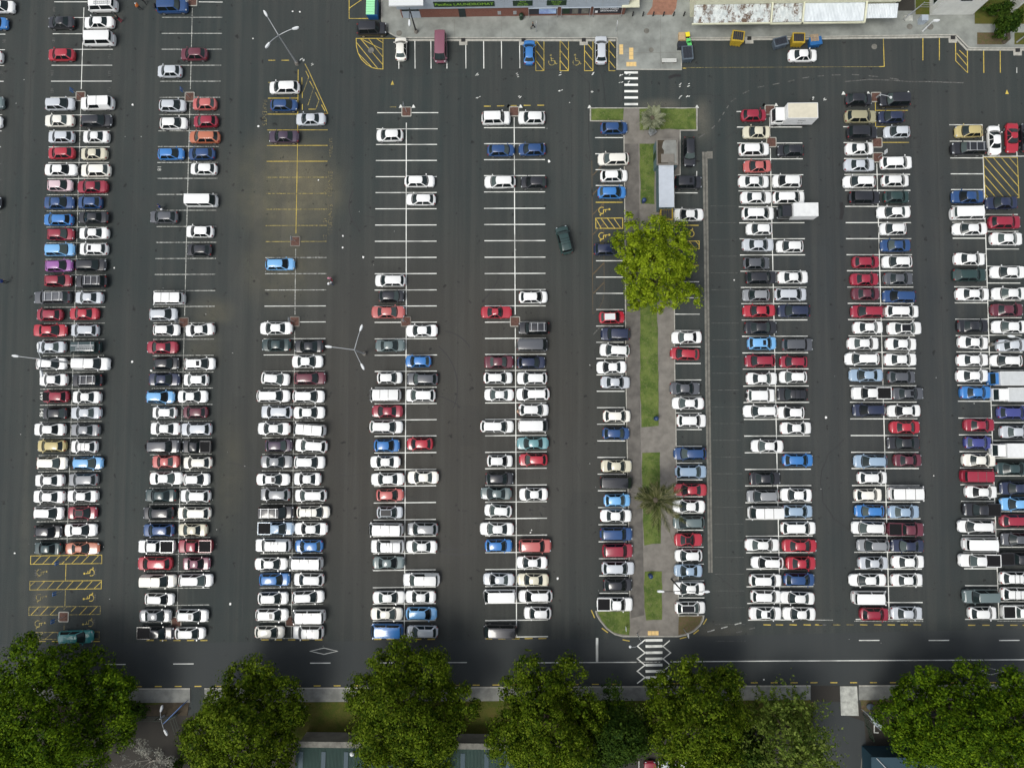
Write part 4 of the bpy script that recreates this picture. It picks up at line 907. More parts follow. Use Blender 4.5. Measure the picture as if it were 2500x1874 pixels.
gtext('PARENTS', 'B', 645, 1550, 90, .95, 'line_yellow_ghost'); gtext('PARENTS', 'B', 88, 950, -90, 1.0, 'line_yellow_ghost'); gtext('PARENTS', 'B', 650, 1245, 90, .7, 'line_yellow_ghost')
gtext('STUDENTS', 'F', 645, 262, 90, .95, 'line_yellow_ghost'); gtext('151', 'F', 603, 280, 90, .8, 'line_yellow_ghost'); gtext('152', 'F', 600, 420, 90, .8, 'line_yellow_ghost'); gtext('150', 'B', 607, 1620, 90, .7, 'line_yellow_ghost')
# seal joints, cracks and tyre arcs
tar = MB()
def crack(t, pts, wd=.05, z=.007):
    q = [T(t, *p) for p in pts]; o = []
    for a, b_ in zip(q, q[1:]):
        k = max(1, int((b_ - a).length / 1.2))
        for i in range(k): v = a.lerp(b_, i / k); o.append((v.x + random.gauss(0, .06), v.y + random.gauss(0, .06)))
    o.append(xy(q[-1])); tar.ribbon(o, wd, z)
crack('C', [(0, 590), (570, 590), (600, 610), (688, 700), (684, 1350), (712, 1352)], .07)
crack('C', [(750, 545), (790, 630), (808, 720), (812, 800), (830, 885)], .08); crack('C', [(790, 628), (850, 605), (900, 600)], .06); crack('C', [(968, 605), (968, 840), (935, 890)], .08)
crack('C', [(1455, 640), (1456, 905)], .07); crack('C', [(1470, 795), (1700, 800), (1800, 840), (1870, 890), (1910, 960), (1930, 1080)], .06); crack('C', [(1930, 1105), (1800, 1195), (1685, 1280)], .06)
crack('L', [(700, 520), (560, 650), (505, 790), (497, 900), (520, 1050), (600, 1190), (735, 1285)], .09)
crack('B', [(780, 470), (785, 520), (1000, 550)], .05); crack('B', [(1160, 440), (1160, 550), (1300, 582), (1305, 340)], .05); crack('B', [(1490, 430), (1460, 610), (1785, 610), (1785, 430), (1620, 435)], .06)
crack('I', [(1900, 720), (2000, 735), (2211, 790)], .07); crack('J', [(0, 780), (60, 800)], .06); crack('J', [(650, 830), (800, 825), (930, 810)], .05); crack('J', [(1740, 670), (1850, 640), (1945, 632)], .05)
crack('F', [(870, 1385), (930, 1340), (1010, 1370)], .05); crack('F', [(935, 1420), (925, 1500)], .05); crack('F', [(940, 130), (1000, 158), (1060, 170)], .09); crack('F', [(950, 230), (1015, 245)], .12)
crack('G', [(725, 1360), (730, 1455), (835, 1460)], .08); crack('G', [(725, 1365), (830, 1280)], .08)
crack('K', [(570, 660), (600, 800), (620, 880)], .05); crack('O', [(1740, 10), (2000, 210)], .06); crack('O', [(700, 340), (730, 205), (880, 205)], .04)
crack('A', [(1130, 300), (1150, 700)], .04); crack('A', [(265, 300), (245, 1300)], .04); crack('E', [(150, 250), (200, 380), (330, 430)], .04); crack('E', [(150, 250), (220, 250), (370, 320)], .04)
crack('B', [(640, 0), (645, 640)], .05); crack('D', [(1262, 380), (1265, 600), (1375, 604), (1378, 360)], .05); crack('D', [(1285, 600), (1290, 1140)], .04); crack('D', [(1250, 750), (1330, 760), (1325, 830), (1255, 832)], .05)
crack('D', [(1255, 1160), (1338, 1160), (1338, 1245), (1250, 1240), (1255, 1160)], .05); crack('D', [(360, 1165), (445, 1165), (445, 1250)], .05); crack('D', [(208, 400), (208, 565)], .05)
for x, y0, y1 in ((330, 250, 1500), (610, 560, 1540), (860, 300, 1540), (1120, 260, 1540), (1395, 300, 1540), (1765, 420, 1500), (2030, 260, 1500), (2285, 300, 1500), (60, 200, 1400)):
    q = []; k_ = 60
    for i in range(k_ + 1): p = P(x + (y1 - y0) * i / k_ * (x - 1257) * 3e-5 * -1 * -1 + random.gauss(0, .5), y0 + (y1 - y0) * i / k_); q.append((p.x, p.y))
    tar.ribbon(q, .035, .0062)
for k in range(20): # short branching cracks
    c = P(random.uniform(100, 2400), random.uniform(200, 1540)); a_ = random.uniform(0, 6.28); q = [(c.x, c.y)]
    for i in range(random.randint(6, 16)): a_ += random.gauss(0, .4); q.append((q[-1][0] + .5 * math.cos(a_), q[-1][1] + .5 * math.sin(a_)))
    tar.ribbon(q, .03, .0064)
for k in range(9): # skid arcs in the empty stalls
    c = P(random.uniform(820, 1120), random.uniform(450, 1500)); a0 = random.uniform(0, 6.28); r = random.uniform(4, 8)
    tar.disc((c.x, c.y), r + .14, .0065, 0, 24, r, a0, a0 + random.uniform(.6, 1.6))
for k in range(34):
    c = Tpx('K', random.uniform(170, 300), random.uniform(1060, 1230)) if k < 8 else (random.uniform(640, 2400), random.uniform(200, 1520))
    p = P(*c); a = random.uniform(-.6, .6) - 1.0; l = random.uniform(.3, 1.0); tar.ribbon([(p.x, p.y), (p.x + l * math.cos(a), p.y + l * math.sin(a))], .10, .0072)
struct(tar.build('seal_cracks', 'tar'))
pb = MB(); p = T('H', 672, 190); pb.ribbon([(p.x, p.y + 1.3), (p.x + .1, p.y), (p.x - .15, p.y - 1.3)], .55, .0068); p = T('C', 1410, 645)
pb.ribbon([(p.x - 1, p.y - .2), (p.x, p.y + .15), (p.x + .9, p.y + .1)], .45, .0068); struct(pb.build('oil_stain', 'tar'))
# ------------------------------------------------------------------ pavements
def slab(name, pts, h, m_, edge=True, ew=.16, mk='kerb', z0=-.02):
    q = [xy(P(*p)) for p in pts]; o = struct(MB().prism(q, z0, h).build(name, m_))
    if edge:
        ar = sum(q[i - 1][0] * q[i][1] - q[i][0] * q[i - 1][1] for i in range(len(q))); s = 1 if ar > 0 else -1
        ins = []
        for i in range(len(q)):
            a, b_, c = Vector(q[i - 1]), Vector(q[i]), Vector(q[(i + 1) % len(q)])
            d1, d2 = (b_ - a).normalized(), (c - b_).normalized(); nv = Vector((-d1.y - d2.y, d1.x + d2.x)) * s
            nv = nv.normalized() if nv.length > 1e-5 else Vector((-d1.y, d1.x)) * s
            ins.append(tuple(b_ + nv * ew / 2))
        struct(MB().ribbon(ins, ew, h + .004, 0, True).build('kerb', mk))
    return o
plaza = [(931, -60), (931, 52), (936, 68), (948, 81), (965, 91), (985, 94.5), (1505, 95), (1505, 171.5), (1664, 172), (1664, 94), (1755, 95), (2300, 88), (2333, 88), (2338, 93), (2362, 118), (2370, 119.5), (2620, 120), (2620, -60)]
slab('pavement', plaza, .13, 'concrete_top')
# gutter strip in front of the kerb
g = MB()
g.ribbon([xy(P(*p)) for p in ((985, 98.2), (1503, 98.8))], .34, .012); g.ribbon([xy(P(*p)) for p in ((1666, 97), (1755, 97.5), (2290, 91), (2331, 91), (2360, 121.5), (2620, 122.5))], .3, .012)
struct(g.build('gutter', 'kerb'))
di = MB(); dg_ = MB()
for x, y in ((1131, 101), (1278, 101), (1425, 101), (1829, 97), (2326, 95), (2484, 126)):
    p = P(x, y); di.box(p.x - .62, p.x + .62, p.y - .62, p.y + .3, 0, .022); dg_.box(p.x - .30, p.x + .30, p.y - .10, p.y + .42, .02, .14)
struct(di.build('drain_apron', 'kerb')); struct(dg_.build('drain_grate', 'tar'))
sheet('brick_paving', [(1597, -30), (1657, -30), (1650, 22), (1640, 38), (1578, 38), (1592, 18)], .138, 'brick_path')
mh = MB()
for t, x, y, r in (('C', 1168, 266, .42), ('C', 1207, 426, .38), ('D', 1242, 230, .45), ('B', 1226, 285, .45), ('D', 1415, 230, .5)): p = T(t, x, y); mh.disc((p.x, p.y), r, .142)
for t, x, y, r in (('B', 987, 425, .45), ('D', 948, 395, .42)): p = T(t, x, y); mh.disc((p.x, p.y), r, .02)
struct(mh.build('manhole_cover', 'channel'))
pj = MB()
for x in (1110, 1225, 1340, 1445): seg(pj, (x, 50), (x, 93), .03, .137)
for a, b_ in (((1507, 40), (1508, 95)), ((1612, 40), (1612, 170)), ((1507, 130), (1660, 130))): seg(pj, a, b_, .035, .137)
struct(pj.build('pavement_joints', 'channel'))
# median
med = [(1440, 264), (1702, 264), (1702, 320), (1661, 320), (1661, 428), (1647, 430), (1647, 640), (1648, 900), (1651, 1050), (1653, 1200), (1656.5, 1400), (1657, 1501), (1719, 1501), (1717, 1513), (1710, 1526), (1695, 1540), (1676, 1549), (1655, 1553.5), (1520, 1553.5), (1500, 1548), (1480, 1534), (1464, 1515), (1456, 1502), (1453, 1490), (1537, 1490), (1535.5, 1440), (1532, 1200), (1528, 1000), (1526, 870), (1525, 600), (1522, 350), (1522, 298), (1440, 297)]
slab('median_pavement', med, .13, 'concrete_mid', True, .14)
sheet('median_path', [(1525, 352), (1558, 352), (1562, 600), (1563, 1040), (1568, 1250), (1573, 1500), (1540, 1508), (1535, 1250), (1530, 1000), (1528, 800)], .138, 'concrete_dark')
sheet('median_path', [(1540, 1511), (1571, 1511), (1570, 1549), (1540, 1549)], .143, 'concrete_mid')
def bed(name, pts, m_='grass'):
    q = [P(*p) for p in pts]; r = []
    for a, b_ in zip(q, q[1:] + q[:1]):   # slightly ragged outline
        k = max(1, int((b_ - a).length / 1.0))
        for i in range(k): v = a.lerp(b_, i / k); r.append((v.x + random.gauss(0, .035), v.y + random.gauss(0, .035)))
    struct(MB().prism(r, .12, .185).build(name, m_))
bed('grass', [(1443, 266.5), (1522.5, 266.5), (1522, 294.5), (1443, 294)]); bed('grass', [(1561, 266.5), (1699, 266.5), (1699, 316), (1655, 316), (1610, 317), (1562, 319)])
bed('grass', [(1561, 353), (1598, 353), (1597, 498), (1564, 499)]); bed('grass', [(1562, 700), (1603, 700), (1605, 800), (1608, 1038), (1590, 1041), (1566, 1043), (1563, 950)])
bed('grass', [(1567, 1105), (1610, 1104), (1611, 1200), (1613, 1325), (1592, 1327), (1572, 1330), (1569, 1250)]); bed('grass', [(1574, 1393), (1615, 1393), (1616, 1511), (1577, 1513), (1573, 1480), (1571, 1430)])
bed('grass', [(1458, 1491.5), (1537, 1491.5), (1537, 1548.5), (1518, 1547), (1500, 1543), (1483, 1531), (1468, 1512)]); bed('mulch_bed', [(1656, 1503), (1715, 1503), (1707, 1521), (1692, 1536), (1675, 1544), (1656, 1548)], 'bark_mulch')
for t_, pads in (('C', ((938, 380, 972, 465), (1020, 408, 1058, 508), (997, 528, 1083, 565))), ('O', ((1178, 498, 1270, 537), (1192, 990, 1280, 1030)))):
    for (x0, y0, x1, y1) in pads:
        m_ = MB(); a, b_ = T(t_, x0, y0), T(t_, x1, y1); nx = max(1, round(abs(b_.x - a.x) / .6)); ny = max(1, round(abs(b_.y - a.y) / .6))
        for i in range(nx):
            for j in range(ny):
                m_.box(a.x + (b_.x - a.x) * i / nx + .02, a.x + (b_.x - a.x) * (i + 1) / nx - .02, b_.y + (a.y - b_.y) * j / ny + .02, b_.y + (a.y - b_.y) * (j + 1) / ny - .02, .12, .160)
        struct(m_.build('tactile_paving', 'tactile'))
# concrete channel right of the median
ch = MB(); L_ = [(1714, 371), (1716, 460), (1719, 650), (1721.5, 920), (1725.5, 1160), (1729, 1397)]; Rr = [(1727, 371), (1728.5, 460), (1730.5, 650), (1733.5, 920), (1737, 1160), (1740, 1397)]
for (a, b_), (c, d) in zip(zip(L_, L_[1:]), zip(Rr, Rr[1:])):
    pa, pb2, pc, pd = P(*a, .016), P(*b_, .016), P(*d, .016), P(*c, .016); ch.add([pa, pb2, pc, pd], [(0, 1, 2, 3)])
struct(ch.build('concrete_channel', 'channel'))
cl = MB(); cl.ribbon([xy(P(a[0] * .5 + b_[0] * .5, a[1])) for a, b_ in zip(L_, Rr)], .07, .024); struct(cl.build('channel_slot', 'tar'))
di = MB(); p = P(1724, 378); di.box(p.x + .1, p.x + .95, p.y - .6, p.y + .5, 0, .06); struct(di.build('drain_sump', 'channel'))
# brick paved islands with kerbs in the rows
isl = [('A', 683, 815), ('A', 1602, 820), ('A', 1625, 15), ('B', 1287, 945), ('C', 52, 943), ('D', 65, 930), ('D', 78, 1202), ('D', 960, 822), ('D', 970, 1205), ('D', 975, 1330), ('E', 1552, 1130), ('F', 350, 447), ('F', 345, 1123), ('F', 1283, 1123), ('G', 60, 1123), ('M', 540, 382), ('M', 1490, 425), ('N', 310, 420)]
for t, x, y in isl:
    p = T(t, x, y); h = .76; c_ = .16
    def rr_(h, c_):
        o = []
        for sx, sy, a in ((1, 1, 0), (-1, 1, 90), (-1, -1, 180), (1, -1, 270)):
            for k in range(4): an = R_(a + k * 30); o.append((p.x + sx * (h - c_) + c_ * math.cos(an), p.y + sy * (h - c_) + c_ * math.sin(an)))
        return o
    struct(MB().prism(rr_(h, c_), 0, .12).build('island_kerb', 'kerb' if t not in 'EF' else 'concrete_mid')); struct(MB().prism(rr_(h - .13, .1), .11, .135).build('island_paving', 'paver_red'))
# bottom side: footpath, verge, lower car park
def band(name, pts_top, pts_bot, h, m_, z0=-.02):
    struct(MB().prism([xy(P(*p)) for p in pts_top] + [xy(P(*p)) for p in reversed(pts_bot)], z0, h).build(name, m_))
band('pavement', [(-80, 1683), (465, 1681)], [(-80, 1715), (465, 1713)], .12, 'concrete'); band('pavement', [(500, 1681), (1300, 1677), (1690, 1675), (1978, 1674)], [(500, 1713), (1300, 1709), (1690, 1708), (1978, 1707)], .12, 'concrete')
band('pavement', [(2096, 1674), (2620, 1671)], [(2096, 1707), (2620, 1704)], .12, 'concrete')
struct(MB().ribbon([xy(P(*p)) for p in ((-80, 1681.3), (465, 1679.5))], .2, .128).ribbon([xy(P(*p)) for p in ((500, 1679.5), (1300, 1675.6), (1978, 1672.5))], .2, .128).ribbon([xy(P(*p)) for p in ((2096, 1672.5), (2620, 1669.8))], .2, .128).build('kerb', 'kerb'))
band('driveway', [(1980, 1673), (2094, 1673)], [(1980, 1712), (2094, 1712)], .03, 'asphalt_brown')
sheet('driveway_slab', [(2050, 1674), (2092, 1674), (2096, 1746), (2053, 1745)], .05, 'concrete_pale')
band('verge', [(-80, 1715), (462, 1713)], [(-80, 1748), (458, 1745)], .10, 'soil'); band('verge', [(700, 1712.5), (1300, 1709), (1978, 1707)], [(700, 1806), (1300, 1806), (1978, 1760)], .10, 'grass_verge')
band('grass', [(255, 1714), (400, 1714)], [(255, 1720), (380, 1719)], .115, 'grass_verge'); band('verge', [(2100, 1707), (2620, 1704)], [(2104, 1735), (2620, 1735)], .11, 'bark_mulch')
sheet('lower_car_park', [(-200, 1745), (700, 1745), (700, 1806), (1300, 1806), (1980, 1758), (1980, 1712), (2096, 1712), (2110, 1745), (2700, 1745), (2700, 2300), (-200, 2300)], .008, 'asphalt_brown')
sheet('driveway', [(1984, 1712), (2062, 1712), (2065, 1745), (2110, 1760), (2118, 1874), (2125, 2100), (2000, 2100)], .02, 'asphalt_road')
struct(MB().ribbon([xy(P(*p)) for p in ((2102, 1874), (2104, 1850), (2110, 1838), (2124, 1831), (2230, 1830), (2330, 1830))], .14, .06).build('kerb', 'channel'))
for i in range(5): tseg_ = None
lo = MB()
for x in (1105, 1270, 1412, 1560, 1705): lo.ribbon([xy(T('O', x, 1600)), xy(T('O', x, 1850))], .12, .016)
struct(lo.build('parking_lines', 'line_white'))
sheet('garden_bed', [(2378, 60), (2620, 60), (2620, -60), (2378, -60)], .14, 'grass_verge'); sheet('garden_bed', [(2234, 37), (2268, 37), (2268, -60), (2234, -60)], .14, 'grass_verge')
sheet('yard', [(2115, 28), (2232, 28), (2232, -60), (2115, -60)], .139, 'asphalt_brown')
sheet('planting_bed', [(2384, 81), (2448, 81), (2448, 110), (2384, 110)], .14, 'bark_mulch'); sheet('planting_bed', [(2475, 81), (2620, 81), (2620, 110), (2475, 110)], .14, 'grass_verge')
# litter on the ground
lit = MB()
pts = [Tpx('A', 1120, 885), Tpx('A', 2135, 328), Tpx('A', 2180, 1066), Tpx('E', 1115, 1462), Tpx('E', 965, 672), Tpx('F', 920, 580), Tpx('F', 750, 400), Tpx('F', 748, 500), Tpx('B', 38, 1067), Tpx('G', 1908, 773), Tpx('L', 540, 342), Tpx('L', 1447, 832), Tpx('O', 418, 60), Tpx('M', 1943, 272), Tpx('I', 125, 1485), Tpx('E', 1275, 1535), Tpx('C', 345, 1360), Tpx('B', 327, 99), Tpx('B', 388, 102), Tpx('B', 1186, 252), Tpx('K', 200, 1290), Tpx('K', 190, 1310), Tpx('P', 15, 912), Tpx('B', 545, 1520)]
for i, c in enumerate(pts + [(random.uniform(20, 2450), random.uniform(150, 1640)) for _ in range(70)]):
    p = P(*c); r = random.uniform(.14, .28) if i < len(pts) else random.uniform(.03, .085); k = random.randint(4, 6); a0 = random.random() * 6
    lit.add([(p.x + r * random.uniform(.5, 1) * math.cos(a0 + 6.283 * j / k), p.y + r * random.uniform(.5, 1) * math.sin(a0 + 6.283 * j / k), .03 + random.uniform(0, .03)) for j in range(k)], [tuple(range(k))])
o = lit.build('litter', 'litter'); o['kind'] = 'stuff'; o['label'] = 'scattered scraps of white litter on the asphalt'; o['category'] = 'litter'
# survey paint spots
sp = MB()
for t, x, y in [('C', 85, 632), ('C', 445, 628), ('C', 716, 624), ('C', 953, 628), ('C', 955, 697), ('C', 1020, 693), ('C', 1013, 632), ('C', 1445, 722), ('C', 1514, 721), ('C', 1452, 820), ('C', 1513, 813), ('C', 440, 768), ('C', 710, 770), ('C', 98, 820), ('B', 1880, 635), ('B', 1895, 820), ('B', 490, 540), ('B', 400, 500), ('B', 425, 512), ('D', 440, 832), ('D', 522, 832)]:
    p = T(t, x, y)
    for _ in range(3): a, b_ = random.gauss(0, .14), random.gauss(0, .12); sp.ribbon([(p.x + a - .12, p.y + b_ - .06), (p.x + a + .12, p.y + b_ + .06)], .08, .0165 + _ * .002)
for t, x, y in [('B', 1238, 903), ('B', 1345, 903), ('B', 2147, 900), ('C', 5, 900), ('C', 107, 903), ('C', 688, 906), ('C', 1595, 906), ('C', 2160, 890), ('D', 18, 890), ('D', 120, 890), ('D', 688, 792), ('D', 897, 792), ('D', 1236, 788)]:
    p = T(t, x, y); sp.add([(p.x - .30, p.y - .16, .017), (p.x + .30, p.y - .12, .017), (p.x + .05, p.y + .34, .017), (p.x - .06, p.y + .34, .017)], [(0, 1, 2, 3)])
struct(sp.build('survey_marks', 'line_white'))
# ------------------------------------------------------------------ posts, lamps
def height_from(base, top):
    d0 = math.dist(base, (NX, NY)); d1 = math.dist(top, (NX, NY)); return max(1.2, H * (1 - d0 / d1))
def sign_post(t, bx_, by_, tx, ty, label, head='sign_blue', z0=0.0, name='sign_post', cat='sign post', tilt=0.0, group='slim sign posts in the car park'):
    b = P(*Tpx(t, bx_, by_), z0); h = height_from(Tpx(t, bx_, by_), Tpx(t, tx, ty))
    r = thing(name, label, cat, (b.x, b.y, z0), 0, group)
    MB().tube([(0, 0, 0), (0, 0, h)], .045, 0, 8).build('pole', 'steel', r)
    MB().box(-.04, -.01, -.28, .28, h - .75, h + .05, rz=R_(tilt)).build('sign_panel', head, r)
    return r
for a in (('A', 680, 815, 592, 745, 'slim post with blue sign in the paved island of the leftmost double row'), ('A', 1600, 820, 1520, 742, 'slim post with blue sign in upper paved island of second double row'),
          ('B', 1287, 945, 1257, 873, 'short pale post in the paved island topping the fourth double row'), ('F', 350, 445, 313, 410, 'short pale post in island amid faded yellow stalls'),
          ('F', 342, 1123, 292, 1097, 'post with sign in island above a white sedan, third double row'), ('F', 1283, 1127, 1257, 1105, 'short post in island beside a faded red sedan'),
          ('E', 1552, 1133, 1475, 1117, 'leaning-looking slim post in reddish island of second double row'), ('I', 560, 1545, 467, 1575, 'blue sign post in the uppermost yellow hatched strip, lower left'),
          ('M', 553, 155, 445, 192, 'blue sign post at the middle yellow hatched strip, lower left'), ('M', 545, 380, 432, 430, 'blue-topped post in the paved island among disabled stalls')):
    sign_post(*a[:6], head='sign_blue' if 'blue' in a[5] else 'steel', z0=.12)
for a in (('D', 980, 1330, 1060, 1272, 'pale post in island beside the white station wagon, eighth double row', .12), ('O', 990, 470, 968, 428, 'small pale post on the lower left grass corner of the median', .18),
          ('O', 1480, 485, 1524, 548, 'white post leaning over the mulch corner of the median', .18), ('C', 238, 270, 239, 190, 'white signpost beside the walking person on the shop pavement', .13),
          ('C', 908, 268, 926, 185, 'white signpost at the plaza edge, right of the parked silver wagon', .13)):
    sign_post(*a[:6], head='lamp_white', z0=a[6])
sign_post('N', 435, 1135, 398, 1190, 'small post with yellow sign on the verge between bottom trees', 'bin_yellow', .1)
def lamp(base, junction, heads, label, z0=0.0, name='street_lamp', polemat='steel', foot=True, group='tall street lamps over the car park', droop=0.3):
    b = P(*base, z0); h = height_from(base, junction)
    r = thing(name, label, 'street lamp', (b.x, b.y, z0), 0, group)
    MB().tube([(0, 0, 0), (0, 0, h * .5), (0, 0, h)], .13, 0, 10, .07).build('pole', polemat, r)
    if foot: MB().tube([(0, 0, 0), (0, 0, .5)], .34, 0, 14, .26).build('footing', 'concrete_mid', r)
    for hd in heads:
        zt = h + droop; e = P(*hd, zt + z0) - Vector((b.x, b.y, z0)); d = Vector((e.x, e.y, 0)); L = d.length; d.normalize()
        pts = [(0, 0, h - .3)] + [(d.x * L * s, d.y * L * s, h - .3 + (zt - h + .3) * math.sin(s * math.pi / 2)) for s in (.25, .5, .75, 1)]
        MB().tube(pts, .055, 0, 8, .045).build('arm', polemat, r)
        hb = MB(); an = math.atan2(d.y, d.x)
        o_ = [(.0, .10), (.25, .17), (.6, .20), (.85, .13), (.95, .04)]
        vs = []; 
        for z in (zt - .1, zt + .1):
            q = [(x, y) for x, y in o_] + [(x, -y) for x, y in reversed(o_)]
            vs += [(e.x + (x - .2) * math.cos(an) - y * (1 if z < zt else .7) * math.sin(an), e.y + (x - .2) * math.sin(an) + y * (1 if z < zt else .7) * math.cos(an), z) for x, y in q]
        k = 10; hb.add(vs, [tuple(reversed(range(k))), tuple(range(k, 2 * k))] + [(i, (i + 1) % k, k + (i + 1) % k, k + i) for i in range(k)])
        hb.build('lamp_head', 'lamp_white', r)
    return r
lamp(Tpx('B', 365, 540), Tpx('B', 205, 275), [Tpx('B', 105, 128), Tpx('B', 335, 242), Tpx('B', 124, 370)], 'tall three-armed lamp with chunky footing above the yellow triangle')
lamp(Tpx('F', 935, 1395), Tpx('F', 845, 1350), [Tpx('F', 645, 1335), Tpx('F', 898, 1190), Tpx('F', 908, 1488)], 'three-armed lamp standing in the aisle near the centre left')
lamp(Tpx('E', 602, 1470), Tpx('E', 330, 1428), [Tpx('E', 145, 1414), Tpx('E', 345, 1545), Tpx('E', 322, 1345)], 'three-armed lamp over the cars of the leftmost double row')
lamp(Tpx('H', 1930, 1315), Tpx('H', 2215, 1292), [Tpx('H', 2120, 1248), Tpx('H', 2370, 1330)], 'lamp rising beside the silver sedan at the right edge')
lamp(Tpx('K', 1378, 1702), Tpx('O', 1475, 165), [Tpx('O', 1305, 170), Tpx('O', 1655, 172)], 'two-armed dark-poled lamp on the median over a white sedan', .13, polemat='pole_black', foot=False)
lamp(Tpx('B', 1368, 270), Tpx('B', 1316, 62), [Tpx('B', 1310, 180)], 'black-poled lamp in front of the laundromat', .13, polemat='pole_black', group='pavement lamps by the shops')
lamp(Tpx('D', 1358, 262), Tpx('D', 1440, 185), [Tpx('D', 1456, 174)], 'slim white lamp on pavement near the pale building', .13, polemat='lamp_white', foot=False, group='pavement lamps by the shops')
lamp(Tpx('D', 2150, 357), Tpx('D', 2235, 295), [Tpx('D', 2260, 280)], 'slim lamp in the planting bed at the top right edge', .13, polemat='steel', foot=False, group='pavement lamps by the shops')
lamp(Tpx('M', 1385, 1215), Tpx('M', 1350, 1245), [Tpx('M', 1357, 1172), Tpx('M', 1390, 1345)], 'curved two-headed lamp in the garden between the lower left trees', .1, foot=False, group='pavement lamps by the shops')
lamp(Tpx('D', 968, 822), Tpx('D', 1010, 821), [Tpx('D', 1090, 822)], 'single-arm lamp over the black sedan, top of eighth double row', .12, foot=False)
# striped beacon pole at the crossing
b = P(*z7(125, 375), .13); h = height_from(z7(125, 375), z7(228, 560))
r = thing('beacon_pole', 'black and white striped beacon pole beside the lower zebra crossing', 'beacon', (b.x, b.y, .13))
s = MB()
for i in range(12): s.tube([(0, 0, h * i / 12), (0, 0, h * (i + 1) / 12)], .075, i % 2, 10)
s.build('pole', ['trim_black', 'lamp_white'], r)
MB().tube([(0, 0, h - .05), (-.9, -.5, h + .15), (-1.5, -.55, h + .1)], .03).build('arm', 'steel', r); MB().ball((-1.6, -.55, h - .05), .2, .2, .2).build('globe', 'lamp_white', r)
# ------------------------------------------------------------------ bins, container, bench
def skip_bin(t, x, y, wx, wy, h, rz, body, lid, label, nlid=5, z0=0.0):
    p = P(*Tpx(t, x, y), h); r = thing('skip_bin', label, 'skip bin', (p.x, p.y, z0), R_(rz), 'skip bins behind the shops')
    m_ = MB(); m_.box(-wx / 2, wx / 2, -wy / 2, wy / 2, .08, h, taper=.12)
    for s_ in (1, -1):
        m_.box(-wx / 2 - .05, wx / 2 + .05, s_ * wy / 2 - .04, s_ * wy / 2 + .04, h - .08, h + .05); m_.box(s_ * wx / 2 - .04, s_ * wx / 2 + .04, -wy / 2 + .04, wy / 2 - .04, h - .08, h + .05)
        for k in range(4): xx = -wx / 2 + wx * (k + .5) / 4; m_.box(xx - .04, xx + .04, s_ * (wy / 2 - .03) - .04, s_ * (wy / 2 - .03) + .04, .15, h - .08)
    m_.build('body', body, r)
    l = MB()
    for k in range(nlid): x0 = -wx / 2 + .12 + (wx - .24) * k / nlid; l.box(x0 + .02, x0 + (wx - .24) / nlid - .02, -wy / 2 + .2, wy / 2 - .12, h - .02, h + .07)
    l.build('lid', lid, r)
    for s_ in (1, -1): MB().tube([(-wx * .35, s_ * wy * .35, 0), (-wx * .35, s_ * wy * .35, .12)], .08).build('castor', 'tyre', r)
    return r
skip_bin('C', 1942, 305, 1.75, 1.55, 1.6, -8, 'skip_yellow', 'lid_black', 'yellow skip bin with black lid standing alone at the kerb')
skip_bin('D', 312, 320, 1.75, 1.45, 1.5, -2, 'skip_yellow', 'lid_black', 'yellow skip bin with black lid above the lone white sedan')
skip_bin('D', 160, 350, 2.0, 1.25, 1.2, 14, 'skip_grey', 'lid_black', 'grey skip bin with black lid left of a yellow one')
skip_bin('D', 455, 345, 1.7, 1.1, 1.2, 8, 'bin_blue', 'bin_blue', 'blue bin half hidden under a wooden pallet crate', 2)
p = T('D', 445, 320, 1.35); r = thing('wooden_pallet', 'wooden slatted pallet lying on the blue bin', 'pallet', (p.x, p.y, 1.28), R_(6))
m_ = MB()
for k in range(6): m_.box(-.58, .58, -.5 + k * .18, -.5 + k * .18 + .11, .1, .13)
for x in (-.5, 0, .5): m_.box(x - .05, x + .05, -.5, .5, 0, .1)
m_.build('slats', 'wood', r)
skip_bin('C', 1515, 445, 1.55, 2.0, 1.25, 4, 'skip_grey', 'lid_black', 'dark grey wheeled skip at the plaza corner beside cardboard', 3)
skip_bin('G', 1338, 220, 1.75, 1.65, 1.6, 0, 'skip_yellow', 'lid_black', 'yellow skip bin with black lid beside the shipping container', 6)
skip_bin('G', 1340, 305, 1.5, 1.3, 1.5, 0, 'skip_grey', 'lid_black', 'dark skip bin mostly hidden under the bright green tree', 5)
def wheelie(t, x, y, lid, label, rz=0):
    p = P(*Tpx(t, x, y), 1.0); r = thing('wheelie_bin', label, 'wheelie bin', (p.x, p.y, 0), R_(rz), 'wheelie bins at the plaza corner')
    MB().box(-.27, .27, -.3, .3, .05, 1.0, taper=.06).build('body', 'trim_black' if lid != 'bin_green' else lid, r); MB().box(-.31, .31, -.34, .34, 1.0, 1.07).build('lid', lid, r)
    for s_ in (1, -1): MB().tube([(s_ * .24, -.26, .1), (s_ * .32, -.26, .1)], .1).build('wheel', 'tyre', r)
wheelie('C', 1516, 292, 'bin_yellow', 'yellow-topped wheelie bin nearest the pavement at plaza corner', 8); wheelie('C', 1523, 345, 'bin_green', 'green wheelie bin below the yellow one'); wheelie('C', 1530, 370, 'bin_green', 'green wheelie bin touching the dark grey skip', 12)
